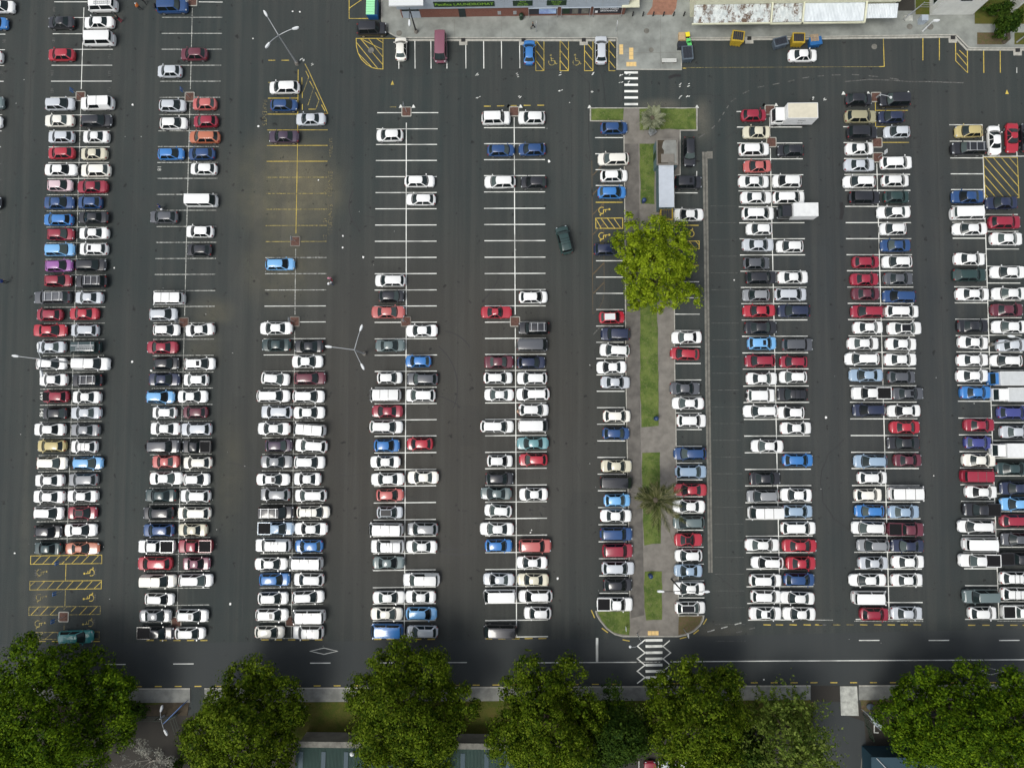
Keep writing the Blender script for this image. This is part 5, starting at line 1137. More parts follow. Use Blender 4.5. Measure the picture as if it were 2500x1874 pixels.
for i, (x, y, sx, sy, hh, lb) in enumerate(((1470, 305, .5, .6, .75, 'upper cardboard box stacked at the plaza corner'), (1485, 335, .6, .45, .5, 'lower cardboard box stacked at the plaza corner'), (1480, 375, .8, .5, .9, 'black crate between cardboard boxes and grey skip'))):
    p = T('C', x, y, hh); tag(MB().box(-sx, sx, -sy, sy, 0, hh, taper=.01).box(-sx + .05, sx - .05, -sy + .04, -.02, hh, hh + .02).box(-sx + .05, sx - .05, .02, sy - .04, hh, hh + .02).build('cardboard_box' if i < 2 else 'plastic_crate', 'cardboard' if i < 2 else 'lid_black', None, (p.x, p.y, 0)), lb, 'box' if i < 2 else 'crate')
# dumpster top left
p = P(*Tpx('B', 988, 58), 1.5); r = thing('recycling_bin', 'large blue dumpster with mint green ribbed lid by the pavement corner', 'dumpster', (p.x, p.y, 0), R_(-1))
MB().box(-.72, .95, -1.25, 1.25, .1, 1.45, taper=.08).build('body', 'bin_blue', r)
m_ = MB()
for k in range(6): m_.box(-.75, .55, -1.2 + k * .4, -.84 + k * .4, 1.45, 1.56)
m_.build('lid', 'mint', r); MB().box(.58, .92, -1.2, 1.2, 1.45, 1.5).build('side_lid', 'teal_wall', r)
# bench
p = T('C', 1360, 512, .5); r = thing('bench', 'pale slatted bench on the plaza above the crossing', 'bench', (p.x, p.y, .13))
m_ = MB()
for k in range(4): m_.box(-1.08, 1.08, -.28 + k * .15, -.17 + k * .15, .42, .47)
m_.build('seat', 'white_wall', r)
for s_ in (1, -1): MB().box(s_ * .9 - .1, s_ * .9 + .1, -.25, .25, 0, .42).build('leg', 'concrete_mid', r)
for k, x in enumerate((1053, 1140, 1226, 1312, 1397, 1484)):
    p = T('C', x - 3, 136, .13); tag(MB().tube([(0, 0, 0), (0, 0, .9)], .10, 0, 10).tube([(0, 0, .9), (0, 0, .96)], .12, 0, 10).build('bollard', 'pole_black', None, (p.x, p.y, .13)), 'black metal bollard in the line closing the brick path', 'bollard', 'black bollards across the brick path')
for t, x, y, lb in (('G', 1146, 103, 'blue domed bin on grass beside the shipping container'), ('K', 1250, 350, 'blue domed bin on the middle grass strip of the median'), ('K', 1202, 1676, 'blue domed bin on the lowest grass strip of the median'), ('C', 113, 140, 'dark green domed bin against the brick shop wall')):
    p = P(*Tpx(t, x, y), .7); z0 = .18 if t != 'C' else .13; r = thing('litter_bin', lb, 'litter bin', (p.x, p.y, z0), 0, 'domed litter bins'); c_ = 'bin_navy' if t != 'C' else 'sign_green'
    MB().tube([(0, 0, 0), (0, 0, .95)], .30, 0, 14, .31).build('drum', c_, r, smooth=True); MB().ball((0, 0, .95), .33, .33, .22, 0, 14, 6).build('dome', 'bin_navy' if t != 'C' else 'sign_green', r, smooth=True)
# shopping trolleys near the upper palm
for k, (x, y, a, lb) in enumerate(((1200, 1110, 80, 'shopping trolley on the path below the upper palm'), (1215, 1135, 30, 'second shopping trolley tipped beside the upper palm'))):
    p = T('C', x, y, .13); r = thing('shopping_trolley', lb, 'trolley', (p.x, p.y, .14), R_(a), 'trolleys near the upper palm'); m_ = MB()
    for i in range(5): m_.box(-.5, .45, -.26 + i * .13 - .012, -.26 + i * .13 + .012, .45, .475); m_.box(-.5 + i * .22, -.48 + i * .22, -.27, .27, .45, .98)
    m_.tube([(-.5, -.27, .98), (.45, -.27, .98), (.45, .27, .98), (-.5, .27, .98), (-.5, -.27, .98)], .02); m_.build('basket', 'steel', r)
    for sx in (-.4, .4):
        for s_ in (-.22, .22): MB().tube([(sx, s_, .07), (sx, s_ + .03, .07)], .07).build('wheel', 'tyre', r)
# container: roof corners read at roof height
ch_ = 2.6; a, b_ = P(1609, 403.5, ch_), P(1645, 505, ch_)
r = thing('shipping_container', 'pale grey ribbed shipping container on the median', 'container', ((a.x + b_.x) / 2, (a.y + b_.y) / 2, .13)); wx, wy = abs(b_.x - a.x), abs(a.y - b_.y)
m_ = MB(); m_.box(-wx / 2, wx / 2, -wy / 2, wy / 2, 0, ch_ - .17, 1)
for k in range(30):
    y = -wy / 2 + .12 + (wy - .24) * (k + .5) / 30; m_.box(-wx / 2 + .10, wx / 2 - .10, y - .055, y + .055, ch_ - .18, ch_ - .14, 0)
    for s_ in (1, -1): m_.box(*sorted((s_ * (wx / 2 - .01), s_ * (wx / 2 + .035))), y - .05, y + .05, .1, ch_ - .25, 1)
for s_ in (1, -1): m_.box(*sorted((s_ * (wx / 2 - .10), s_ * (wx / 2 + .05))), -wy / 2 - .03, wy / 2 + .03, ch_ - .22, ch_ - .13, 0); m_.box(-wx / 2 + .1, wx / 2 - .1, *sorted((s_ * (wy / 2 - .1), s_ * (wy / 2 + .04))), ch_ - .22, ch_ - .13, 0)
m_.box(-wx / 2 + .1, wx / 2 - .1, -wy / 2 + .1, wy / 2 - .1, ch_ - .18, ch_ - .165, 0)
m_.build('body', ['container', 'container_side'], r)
for s_ in (1, -1):
    MB().box(*sorted((s_ * .03, s_ * (wx / 2 - .1))), -wy / 2 - .05, -wy / 2, .12, ch_ - .3).build('door', 'container_side', r)
    for x in (.25, .85): MB().tube([(s_ * x, -wy / 2 - .08, .15), (s_ * x, -wy / 2 - .08, ch_ - .35)], .03).build('lock_rod', 'rim', r)
    text_mesh('lettering', 'TCLU 402' if s_ > 0 else '22G1', .24, 'lamp_white', r, Matrix.Translation((0, s_ * (wy / 2 - .42), ch_ - .12)))
# small concrete utility building
zt = 2.8; a, b_ = P(1603, 340, zt), P(1655, 402, zt)
r = thing('utility_building', 'small flat-roofed concrete utility building on the median', 'building', ((a.x + b_.x) / 2, (a.y + b_.y) / 2, .13)); wx, wy = abs(b_.x - a.x), abs(a.y - b_.y); zt -= .13
MB().box(-wx / 2, wx / 2, -wy / 2, wy / 2, 0, zt - .12).build('wall', 'container_side', r)
m_ = MB(); t_ = .13
m_.box(-wx / 2 - .03, -wx / 2 + t_, -wy / 2 + t_, wy / 2 - t_, zt - .13, zt + .05); m_.box(wx / 2 - t_, wx / 2 + .03, -wy / 2 + t_, wy / 2 - t_, zt - .13, zt + .05); m_.box(-wx / 2 - .03, wx / 2 + .03, wy / 2 - t_, wy / 2 + .03, zt - .13, zt + .05); m_.box(-wx / 2 - .03, wx / 2 + .03, -wy / 2 - .03, -wy / 2 + t_, zt - .13, zt + .05)
m_.build('parapet', 'concrete_mid', r)
rp_ = MB(); rp_.box(-wx / 2 + t_, wx / 2 - t_, -wy / 2 + t_, wy / 2 - t_, zt - .12, zt - .06, 0); rp_.build('roof', 'soil', r)
MB().prism([(-.55, 1.5), (-.3, 1.8), (1.3, 1.85), (1.4, 1.2), (1.45, -1.7), (.2, -1.7), (-.55, -.9), (-.45, .2), (-.75, .7)], zt - .061, zt - .045).build('roof_patch', 'concrete', r)
MB().box(-.9, 1.0, -1.6, -.35, zt - .06, zt + .14).box(-.75, .85, -1.45, -.5, zt + .14, zt + .2).build('hatch', 'concrete_mid', r)
MB().box(-wx / 2 - .04, -wx / 2, -.5, .5, 0, 2.0).build('door', 'sign_green', r)
# ------------------------------------------------------------------ buildings
z0 = .13
Lf, Rt = P(982, 43.5, z0), P(1524, 42.5, z0); fy = Lf.y; x0, x1 = Lf.x, Rt.x
r = thing('laundromat_building', 'brick shop building with grey-blue fascia and laundromat sign', 'building', (0, 0, z0)); hb_ = 2.45
MB().box(x0, x1, fy, fy + 14, 0, 5.2).build('wall', 'brick', r)
MB().box(x0 - .35, x1 + .25, fy - .22, fy, hb_, 5.4).build('fascia', 'fascia_blue', r)
m_ = MB()
for k in range(14): xx = x0 + (x1 - x0) * (k + .5) / 14; m_.box(xx - .02, xx + .02, fy - .235, fy - .22, hb_ + .02, 5.38)
m_.build('fascia_joints', 'steel', r)
MB().box(x0 - .3, x1 + .2, fy, fy + 14, 5.25, 5.4).build('roof', 'iron_clean', r)
ex_ = P(972, 8, 4.2); MB().box(x0 - 1.0, x0 + 4.0, fy - 1.3, fy - .23, 4.9, 5.15).build('canopy', 'lamp_white', r)
ca = P(1518, 19.5, 2.7); cb = P(1561, 19.5, 2.7); MB().prism([(ca.x, fy - .23), (ca.x, ca.y), (cb.x, ca.y), (cb.x, fy + 9), (x1, fy + 9), (x1 + .25, fy - .2)], 2.55, 2.75).build('corner_canopy', 'cream', r)
MB().box(x0 + .2, x0 + 2.9, fy - .06, fy, 0, 1.6).box(x0 + .25, x0 + 2.85, fy - .07, fy - .05, 1.7, 2.35).build('roller_door', 'fascia_blue', r)
MB().box(x0 + .25, x0 + 2.85, fy - .09, fy - .071, 1.75, 2.4).build('fanlight', 'glass', r)
dx = P(1131, 42, 0).x; MB().box(dx - .55, dx + .45, fy - .05, fy, 0, 2.35).build('doorway', 'glass', r)
def sign(px0, px1, z_0, z_1, lines, size, m_='sign_green', tm='sign_lime', sx=1.0):
    a, b_ = P(px0, 10, 4).x, P(px1, 10, 4).x; s_ = MB().box(a, b_, fy - .30, fy - .24, z_0, z_1).build('shop_sign', m_, r)
    for i, l in enumerate(lines):
        text_mesh('lettering', l, size, tm, s_, Matrix.Translation(((a + b_) / 2, fy - .306, z_1 - (z_1 - z_0) * (i + .5) / len(lines))) @ Matrix.Rotation(R_(90), 4, 'X'), 0, .008, sx)
sign(1058, 1207, 3.0, 4.2, ['Pacifica LAUNDROMAT'], .82, sx=1.05); sign(1252, 1300, 3.0, 4.2, ['Shop 2', '7am - 7pm', '09 277 2257'], .32); sign(1335, 1383, 3.0, 4.2, ['Open 7 days', 'Coin wash', 'Dryers'], .30)
for i, (pa, pb_) in enumerate(((1290, 1361), (1369, 1441), (1447, 1518))):
    a, b_ = P(pa, 42, 1).x, P(pb_, 42, 1).x; wn = MB().box(a + .1, b_ - .1, fy - .04, fy, .42, 2.05).build('window', 'poster_dark', r)
    MB().box(a, b_, fy - .36, fy - .05, 2.32, 2.40).build('awning', 'fascia_blue', r)
    for x in (a + .03, b_ - .09): MB().box(x, x + .06, fy - .36, fy - .30, 0, 2.32).build('awning_post', 'steel', r)
    if i == 0: MB().box(a + 1.6, b_ - .2, fy - .05, fy - .041, .55, 1.95).build('poster', 'poster_violet', wn)
    if i == 1: MB().box(a + .3, a + 1.3, fy - .05, fy - .041, .5, 1.9).build('poster', 'sign_green', wn); MB().box(a + 1.7, a + 2.6, fy - .05, fy - .041, .5, 1.9).box(a + 3.1, b_ - .25, fy - .05, fy - .041, .5, 1.9).build('poster', 'channel', wn)
    if i == 2:
        for s_, zz, sz in (('NOW OPEN', 1.58, .50), ('ENTRANCE', 1.08, .50)): text_mesh('lettering', s_, sz, 'poster_white', wn, Matrix.Translation(((a + b_) / 2 + .25, fy - .05, zz)) @ Matrix.Rotation(R_(90), 4, 'X'), 0, .012)
        MB().box(a + .35, a + .75, fy - .05, fy - .041, .6, 1.15).build('poster', 'poster_white', wn)
for px in (1219, 1257): a = P(px, 35, 1).x; MB().box(a - .25, a + .25, fy - .04, fy, .5, 1.3).build('wall_panel', 'steel', r)
# verandah building
vz = 3.2; ya = P(1900, 53, vz).y; yb = P(1900, 14, vz).y
r = thing('verandah_building', 'old shop building with rusty corrugated verandah and cream trim', 'building', (0, 0, z0))
secs = [(1694, 1750, 'iron_rusty'), (1750, 1881, 'iron_rusty'), (1885, 1958, 'iron_rusty'), (1963, 2110, 'iron_clean')]
xs0, xs1 = P(1692, 50, vz).x, P(2112, 50, vz).x; xe = P(2188, 44, vz - .6).x; yback = yb + .4
MB().box(xs0 + .3, xe - .2, yb + .3, yb + 12, 0, 4.6).build('wall', 'cream', r)
MB().box(xs0 + .2, xe, yb, yb + .5, 3.6, 4.9).build('parapet', 'cream', r); MB().box(xs0 + .2, xe, yb + .5, yb + 12, 4.7, 4.85).build('roof', 'iron_clean', r)
for pa, pb_, mt in secs:
    a, b_ = P(pa, 50, vz).x, P(pb_, 50, vz).x; vs = []; fs = []; k = max(8, int((b_ - a) / .10)); 
    if k % 2: k += 1
    for i in range(k + 1):
        zz = .05 if i % 2 else 0; xx = a + (b_ - a) * i / k; vs += [(xx, ya + .05, vz - z0 - .22 + zz), (xx, yb, vz - z0 + .45 + zz)]
    MB().add(vs, [(2 * i, 2 * i + 2, 2 * i + 3, 2 * i + 1) for i in range(k)]).build('verandah_roof', mt, r)
for pa, pb_ in ((1690, 1887), (1883, 1962), (1958, 2114)):
    a, b_ = P(pa, 50, vz).x, P(pb_, 50, vz).x; o_ = (pa % 5) * .03; MB().box(a, b_, ya - .14 - o_, ya + .02 - o_, vz - z0 - .42, vz - z0 - .14).build('fascia', 'cream', r)
for pa in (1883, 1960, 2112): a = P(pa, 50, vz).x; MB().add([(a - .12, ya - .1, vz - z0 - .2), (a + .12, ya - .1, vz - z0 - .2), (a + .12, yb, vz - z0 + .62), (a - .12, yb, vz - z0 + .62), (a - .12, ya - .1, vz - z0 - .05), (a + .12, ya - .1, vz - z0 - .05), (a + .12, yb, vz - z0 + .78), (a - .12, yb, vz - z0 + .78)], [(3, 2, 1, 0), (4, 5, 6, 7), (0, 1, 5, 4), (2, 3, 7, 6), (1, 2, 6, 5), (3, 0, 4, 7)]).build('beam', 'cream', r)
a = P(2114, 44, vz).x; vs = []; k = 40; y2 = P(2150, 44, vz - .3).y
for i in range(k + 1): zz = .05 if i % 2 else 0; xx = a + (xe - a) * i / k; vs += [(xx, y2, vz - z0 - .4 + zz), (xx, yb, vz - z0 + .1 + zz)]
MB().add(vs, [(2 * i, 2 * i + 2, 2 * i + 3, 2 * i + 1) for i in range(k)]).build('verandah_roof', 'iron_clean', r)
for px in (1760, 1850, 1930, 2000, 2070): a = P(px, 50, vz).x; MB().box(a - 1.3, a + 1.3, yb + .26, yb + .3, .5, 2.4).build('window', 'glass', r)
# pale walled building top right
a, b_ = P(2270, 37, z0), P(2375, 37, z0); r = thing('pale_building', 'tall pale plastered building with side window, top right', 'building', (a.x, a.y, z0)); wx = b_.x - a.x
MB().box(0, wx, 0, 11, 0, 7.5).build('wall', 'white_wall', r); MB().box(-.2, wx + .2, -.2, 11.2, 7.5, 7.7).build('roof', 'concrete_mid', r)
for yy in (.8, 3.2): f_ = MB().box(-.06, 0, yy, yy + 1.6, 1.0, 2.6).build('window', 'lamp_white', r); MB().box(-.075, -.06, yy + .15, yy + 1.45, 1.15, 2.45).build('pane', 'glass', f_)
f_ = MB().box(2.2, 4.2, -.05, 0, 3.3, 4.6).build('window', 'lamp_white', r); MB().box(2.35, 4.05, -.07, -.05, 3.45, 4.45).build('pane', 'glass', f_)
a = P(2467, 31, z0); r = thing('garden_wall', 'tall narrow pale wall beside garden at the top right corner', 'wall', (a.x, a.y, z0)); MB().box(0, .35, 0, 9, 0, 5.0).build('wall', 'white_wall', r); MB().box(-.06, .41, -.06, 9, 5.0, 5.12).build('coping', 'concrete_mid', r)
a = P(2254, 48, .8); tag(MB().box(-.45, .45, -.4, .4, 0, 1.1).box(-.48, .48, -.43, .43, 1.1, 1.18).build('utility_cabinet', 'fascia_blue', None, (a.x, a.y, z0)), 'pale blue-grey utility cabinet on the pavement by the pale building', 'cabinet')
a = P(2218, 45, .3); tag(MB().box(-.6, .6, -.4, .4, 0, .25).box(-.5, .5, -.3, .3, .25, .3).build('concrete_block', 'concrete_pale', None, (a.x, a.y, z0)), 'low pale concrete block at the yard gate', 'block')
r = thing('yard_fence', 'thin wire fence with leaning gate around the side yard', 'fence', (0, 0, 0)); q0, q1, q2 = P(2205, 50, z0), P(2243, 20, z0), P(2275, 20, z0)
for u, v in ((q0, q1), (q1, q2)):
    for z in (.4, .9, 1.4): MB().tube([(u.x, u.y, z), (v.x, v.y, z)], .025).build('rail', 'steel', r)
for u in (q0, q1, q2): MB().tube([(u.x, u.y, z0), (u.x, u.y, 1.6)], .05).build('post', 'steel', r)
# long green roofed building at the bottom
gz = 4.0; a, b_ = P(722, 1808, gz), P(1262, 1804, gz); r = thing('green_roof_building', 'long building with dark green corrugated roof under the bottom trees', 'building', (0, 0, 0))
MB().box(a.x + .3, b_.x - .3, a.y - 16, a.y - .5, 0, gz - .15).build('wall', 'concrete_mid', r)
MB().box(a.x, b_.x, a.y - .8, a.y, gz - .3, gz + .12).build('parapet', 'channel', r)
vs = []; k = 320
for i in range(k + 1): zz = .05 if i % 2 else 0; xx = a.x + (b_.x - a.x) * i / k; vs += [(xx, a.y - 16, gz + .9 + zz), (xx, a.y - .8, gz - .1 + zz)]
MB().add(vs, [(2 * i, 2 * i + 2, 2 * i + 3, 2 * i + 1) for i in range(k)]).build('roof', 'iron_green', r)
for px in (735, 790, 845, 905, 1130, 1188, 1240):
    x = P(px, 1840, gz).x; MB().add([(x - .3, a.y - 16, gz + 1.0), (x + .3, a.y - 16, gz + 1.0), (x + .3, a.y - 1.4, gz + .03), (x - .3, a.y - 1.4, gz + .03)], [(0, 1, 2, 3)]).build('skylight', 'teal_wall', r)
p = P(620 + 828 / ZS, 1394 + 1538 / ZS, gz + .3); MB().ball((p.x, p.y, gz + .35), .32, .32, .3, 0, 14, 8).build('roof_vent', 'lamp_white', r, smooth=True)
gz = 4.0; a = P(2138, 1853, gz); b_ = P(2330, 1853, gz); r = thing('teal_building', 'teal walled building with white skylit roof at bottom right', 'building', (a.x, a.y, 0)); wx = b_.x - a.x
MB().box(0, wx, -12, 0, 0, gz - .2).build('wall', 'teal_wall', r); MB().box(-.6, wx + .4, -12.2, .3, gz - .2, gz).build('roof', 'teal_wall', r); MB().box(.9, wx - 1, -11, -1.2, gz, gz + .12).build('skylight', 'white_wall', r)
for x in (.1, 6.0): MB().tube([(x, .2, gz + .05), (x + 3.2, -3.2, gz + .5)], .06).build('roof_brace', 'steel', r)
# entrance sign board, gates, fence at the bottom
zt = 3.0; q = [P(2129, 1762, zt), P(2149, 1769, zt)]; b0 = P(2127, 1752, .1)
r = thing('entrance_sign', 'pale slanted entrance sign board by the lower right driveway', 'sign', (b0.x, b0.y, 0), R_(0))
d0 = P(2129, 1752, 2.9) - Vector((b0.x, b0.y, 0)); d1 = P(2149, 1780, 2.9) - Vector((b0.x, b0.y, 0)); dn = Vector((-(d1.y - d0.y), d1.x - d0.x, 0)).normalized() * .5
m_ = MB(); m_.add([(d0.x, d0.y, 2.0), (d1.x, d1.y, 2.0), (d1.x + dn.x, d1.y + dn.y, 3.2), (d0.x + dn.x, d0.y + dn.y, 3.2), (d0.x - .05, d0.y - .05, 1.9), (d1.x - .05, d1.y - .05, 1.9), (d1.x + dn.x - .05, d1.y + dn.y - .05, 3.1), (d0.x + dn.x - .05, d0.y + dn.y - .05, 3.1)], [(0, 1, 2, 3), (7, 6, 5, 4), (0, 4, 5, 1), (2, 6, 7, 3)]); m_.build('board', 'fascia_blue', r)
for dd in (d0, d1): MB().tube([(dd.x, dd.y, 0), (dd.x, dd.y, 3.0)], .06).build('post', 'steel', r)
def wire_fence(name, label, pts, h=1.5, m_='sign_green'):
    r = thing(name, label, 'fence', (0, 0, 0)); q = [P(*p, 0) for p in pts]
    for u, v in zip(q, q[1:]):
        for z in (.3, h * .55, h): MB().tube([(u.x, u.y, z), (v.x, v.y, z)], .03, 0, 6).build('rail', m_, r)
        k = int((v - u).length / 2.2) + 1
        for i in range(k + 1): w_ = u.lerp(v, i / k); MB().tube([(w_.x, w_.y, 0), (w_.x, w_.y, h)], .045, 0, 6).build('post', m_, r)
wire_fence('fence', 'dark green open gate leaf by the lower right driveway', [(2106, 1742), (2122, 1798)]); wire_fence('fence', 'low dark fence along the garden between the lower left trees', [(300, 1748), (420, 1748), (440, 1738)])
wire_fence('fence', 'dark gate leaf beside the blue banner, lower left', [(428, 1745), (440, 1780)])
b0 = P(405, 1760, 1.2); tag(MB().add([(0, 0, 0), (2.6, 2.6, 0), (2.6, 2.6, 1.8), (0, 0, 1.8), (.04, -.04, 0), (2.64, 2.56, 0), (2.64, 2.56, 1.8), (.04, -.04, 1.8)], [(0, 1, 2, 3), (7, 6, 5, 4), (3, 2, 6, 7), (0, 4, 5, 1), (1, 5, 6, 2), (4, 0, 3, 7)]).build('banner', 'sign_blue', None, (b0.x, b0.y, .2)), 'dark blue banner board slanting beside the lower left gate', 'banner')
tag(MB().ball((0, 0, .35), .55, .45, .35, 0, 10, 6).box(-.3, .3, -.2, .2, 0, .2).build('boulder', 'skip_grey', None, tuple(P(2122, 1722, .1))), 'dark boulder in the mulch bed near the bottom driveway', 'boulder')
# ------------------------------------------------------------------ people
def person(px, py, label, shirt, pants, hair, rz=0, step=.18, bend=0.0, z0=0.0, bag=None):
    c = P(px, py, 1.2); c.z = z0
    J = [(0, 0, .95), (0, 0, 1.2), (bend * .5, 0, 1.42), (bend * .7, 0, 1.52), (bend * .9, 0, 1.64), (bend * 1.0, 0, 1.74),
         (0, .10, .92), (step, .11, .5), (step * .9 - .05, .11, .08), (step + .10, .11, .04), (0, -.10, .92), (-step * .4, -.11, .5), (-step - .05, -.11, .10), (-step + .12, -.11, .05),
         (bend * .5, .19, 1.42), (bend * .5 - .05, .25, 1.14), (bend + .16, .24, .94), (bend + .20, .23, .86), (bend * .5, -.19, 1.42), (bend * .5 + .08, -.25, 1.14), (bend + .02, -.24, .92), (bend + .03, -.23, .84)]
    E = [(0, 1), (1, 2), (2, 3), (3, 4), (4, 5), (0, 6), (6, 7), (7, 8), (8, 9), (0, 10), (10, 11), (11, 12), (12, 13), (2, 14), (14, 15), (15, 16), (16, 17), (2, 18), (18, 19), (19, 20), (20, 21)]
    Rr_ = [.15, .14, .16, .065, .10, .09, .10, .075, .05, .05, .10, .075, .05, .05, .075, .05, .038, .035, .075, .05, .038, .035]
    me = bpy.data.meshes.new('tmp'); me.from_pydata(J, E, []); o = bpy.data.objects.new('tmp', me); COL.objects.link(o)
    sk = o.modifiers.new('s', 'SKIN'); 
    for i, rr in enumerate(Rr_): me.skin_vertices[0].data[i].radius = (rr, rr * (1.15 if i in (1, 2) else 1))
    me.skin_vertices[0].data[0].use_root = True
    ss = o.modifiers.new('u', 'SUBSURF'); ss.levels = 1
    ev = o.evaluated_get(bpy.context.evaluated_depsgraph_get()); m2 = bpy.data.meshes.new_from_object(ev); bpy.data.objects.remove(o)
    m2.name = 'person'; m2.materials.clear()
    for k in (shirt, pants, hair, 'skin'): m2.materials.append(M[k])
    for p_ in m2.polygons:
        z = p_.center.z; x = p_.center.x - bend; y = abs(p_.center.y)
        p_.material_index = 1 if z < .98 and y < .2 else (2 if z > 1.72 or (z > 1.6 and x < -.02) else 3 if z > 1.5 or (z < 1.0 and y >= .2) else 0); p_.use_smooth = True
    ob = obj('person', m2, None, c); ob.rotation_euler = (0, 0, R_(rz)); tag(ob, label, 'person')
    if bag: MB().box(-.12, .12, .30, .52, .45, .85).build('bag', bag, ob)
mat('skin', (.42, .26, .17), .6); mat('cloth_orange', (.80, .22, .05), .8); mat('cloth_black', (.015, .015, .018), .8); mat('cloth_blue', (.02, .05, .22), .8); mat('cloth_pink', (.62, .25, .35), .8); mat('cloth_white', (.75, .76, .78), .8); mat('cloth_red', (.35, .01, .04), .8); mat('cloth_grey', (.10, .11, .12), .8); mat('hair_dark', (.012, .01, .01), .7); mat('cloth_denim', (.04, .06, .12), .8)
person(334, 13, 'person in orange top and white cap walking near the top edge', 'cloth_orange', 'cloth_black', 'cloth_white', 150)
person(345, -2, 'person in dark clothes at the very top edge', 'cloth_black', 'cloth_black', 'hair_dark', 90)
person(286, 42, 'person in black and dark red standing behind the open-booted white sedan', 'cloth_black', 'cloth_red', 'hair_dark', 180, .08)
person(388, 503, 'person in blue top walking above a dark grey hatchback', 'cloth_blue', 'cloth_grey', 'hair_dark', 200, bag='cloth_white')
person(804, 679, 'person in pink with pink cap walking in the aisle', 'cloth_pink', 'cloth_red', 'cloth_pink', 100)
person(806, 690, 'person in pale blue-white top walking beside a person in pink', 'cloth_white', 'cloth_denim', 'hair_dark', 100, bag='cloth_white')
person(3, 686, 'person in dark blue at the left picture edge', 'cloth_blue', 'cloth_black', 'hair_dark', 0)
person(1301, 60, 'person in black striding along the shop pavement', 'cloth_black', 'cloth_black', 'hair_dark', 180, .30, z0=.13)
person(721, 1690, 'person in navy on the footpath between the bottom trees', 'cloth_blue', 'cloth_black', 'hair_dark', 180, z0=.12)
person(1263, 1004, 'person bending behind the red-lit white hatchback', 'skin', 'cloth_black', 'hair_dark', 0, .05, .25)
# ------------------------------------------------------------------ trees
def leaf_quads(centers, normals, size, jitter=.5):
    """one bent leaf-sized quad per centre"""
    k = len(centers); nrm = normals + rng.normal(0, jitter, (k, 3)); nrm /= np.linalg.norm(nrm, axis=1)[:, None] + 1e-9
    a = np.cross(nrm, rng.normal(0, 1, (k, 3))); a /= np.linalg.norm(a, axis=1)[:, None] + 1e-9; b = np.cross(nrm, a)
    s = (size * rng.uniform(.6, 1.3, k))[:, None]
    v = np.stack([centers - a * s * .5, centers + b * s * .32, centers + a * s * .55, centers - b * s * .32], axis=1).reshape(-1, 3)
    return v
def quad_mesh(name, v, m_):
    me = bpy.data.meshes.new(name); k = len(v) // 4
    me.vertices.add(len(v)); me.vertices.foreach_set('co', v.astype(np.float32).ravel())
    me.loops.add(4 * k); me.loops.foreach_set('vertex_index', np.arange(4 * k, dtype=np.int32))
    me.polygons.add(k); me.polygons.foreach_set('loop_start', np.arange(0, 4 * k, 4, dtype=np.int32))
    try: me.polygons.foreach_set('loop_total', np.full(k, 4, dtype=np.int32))
    except Exception: pass
    me.materials.append(M[m_]); me.update(); me.validate(); return me
def crown(blobs, clump_d, per, lsize, csize, flat=.8, feather=False):
    """blobs: (x,y,z,rx,ry,rz) in local space; clumps of leaves on their shells, plus sparse inner leaves"""
    cs, ns = [], []
    for (bx_, by_, bz, rx, ry, rz_) in blobs:
        area = 4 * math.pi * ((rx * ry) ** 1.6 / 3 + 2 * (rx * rz_) ** 1.6 / 3) ** (1 / 1.6); k = int(area * clump_d)
        d = rng.normal(0, 1, (k, 3)); d[:, 2] = np.where(d[:, 2] < 0, d[:, 2] * .7, d[:, 2]); d /= np.linalg.norm(d, axis=1)[:, None]
        rad = rng.uniform(.74, 1.09, k)[:, None]
        c = d * rad * np.array([rx, ry, rz_]) + np.array([bx_, by_, bz]); keep = np.ones(k, bool)
        for (ox, oy, oz, ox_, oy_, oz_) in blobs:
            if (ox, oy, oz) == (bx_, by_, bz): continue
            q = (c - np.array([ox, oy, oz])) / np.array([ox_, oy_, oz_]); keep &= (q ** 2).sum(1) > .60
        cs.append(c[keep]); ns.append((d / np.array([rx, ry, rz_]))[keep])
    c = np.concatenate(cs); nrm = np.concatenate(ns); nrm /= np.linalg.norm(nrm, axis=1)[:, None]
    size = rng.uniform(.55, 1.25, len(c)) * csize
    C = np.repeat(c, per, axis=0); N = np.repeat(nrm, per, axis=0); S = np.repeat(size, per)
    off = rng.normal(0, 1, (len(C), 3)); off /= np.linalg.norm(off, axis=1)[:, None]; off *= (rng.uniform(0, 1, len(C)) ** .4 * S)[:, None]
    off[:, 2] *= .5
    if feather:
        off = N * np.abs(rng.normal(0, 1, len(C)))[:, None] * (S * 1.1)[:, None] + off * .35
    Nn = N * .45 + off / (np.linalg.norm(off, axis=1)[:, None] + 1e-9) * .8 + np.array([0, 0, .35])
    return leaf_quads(C + off, Nn, lsize, .35 if not feather else .8)
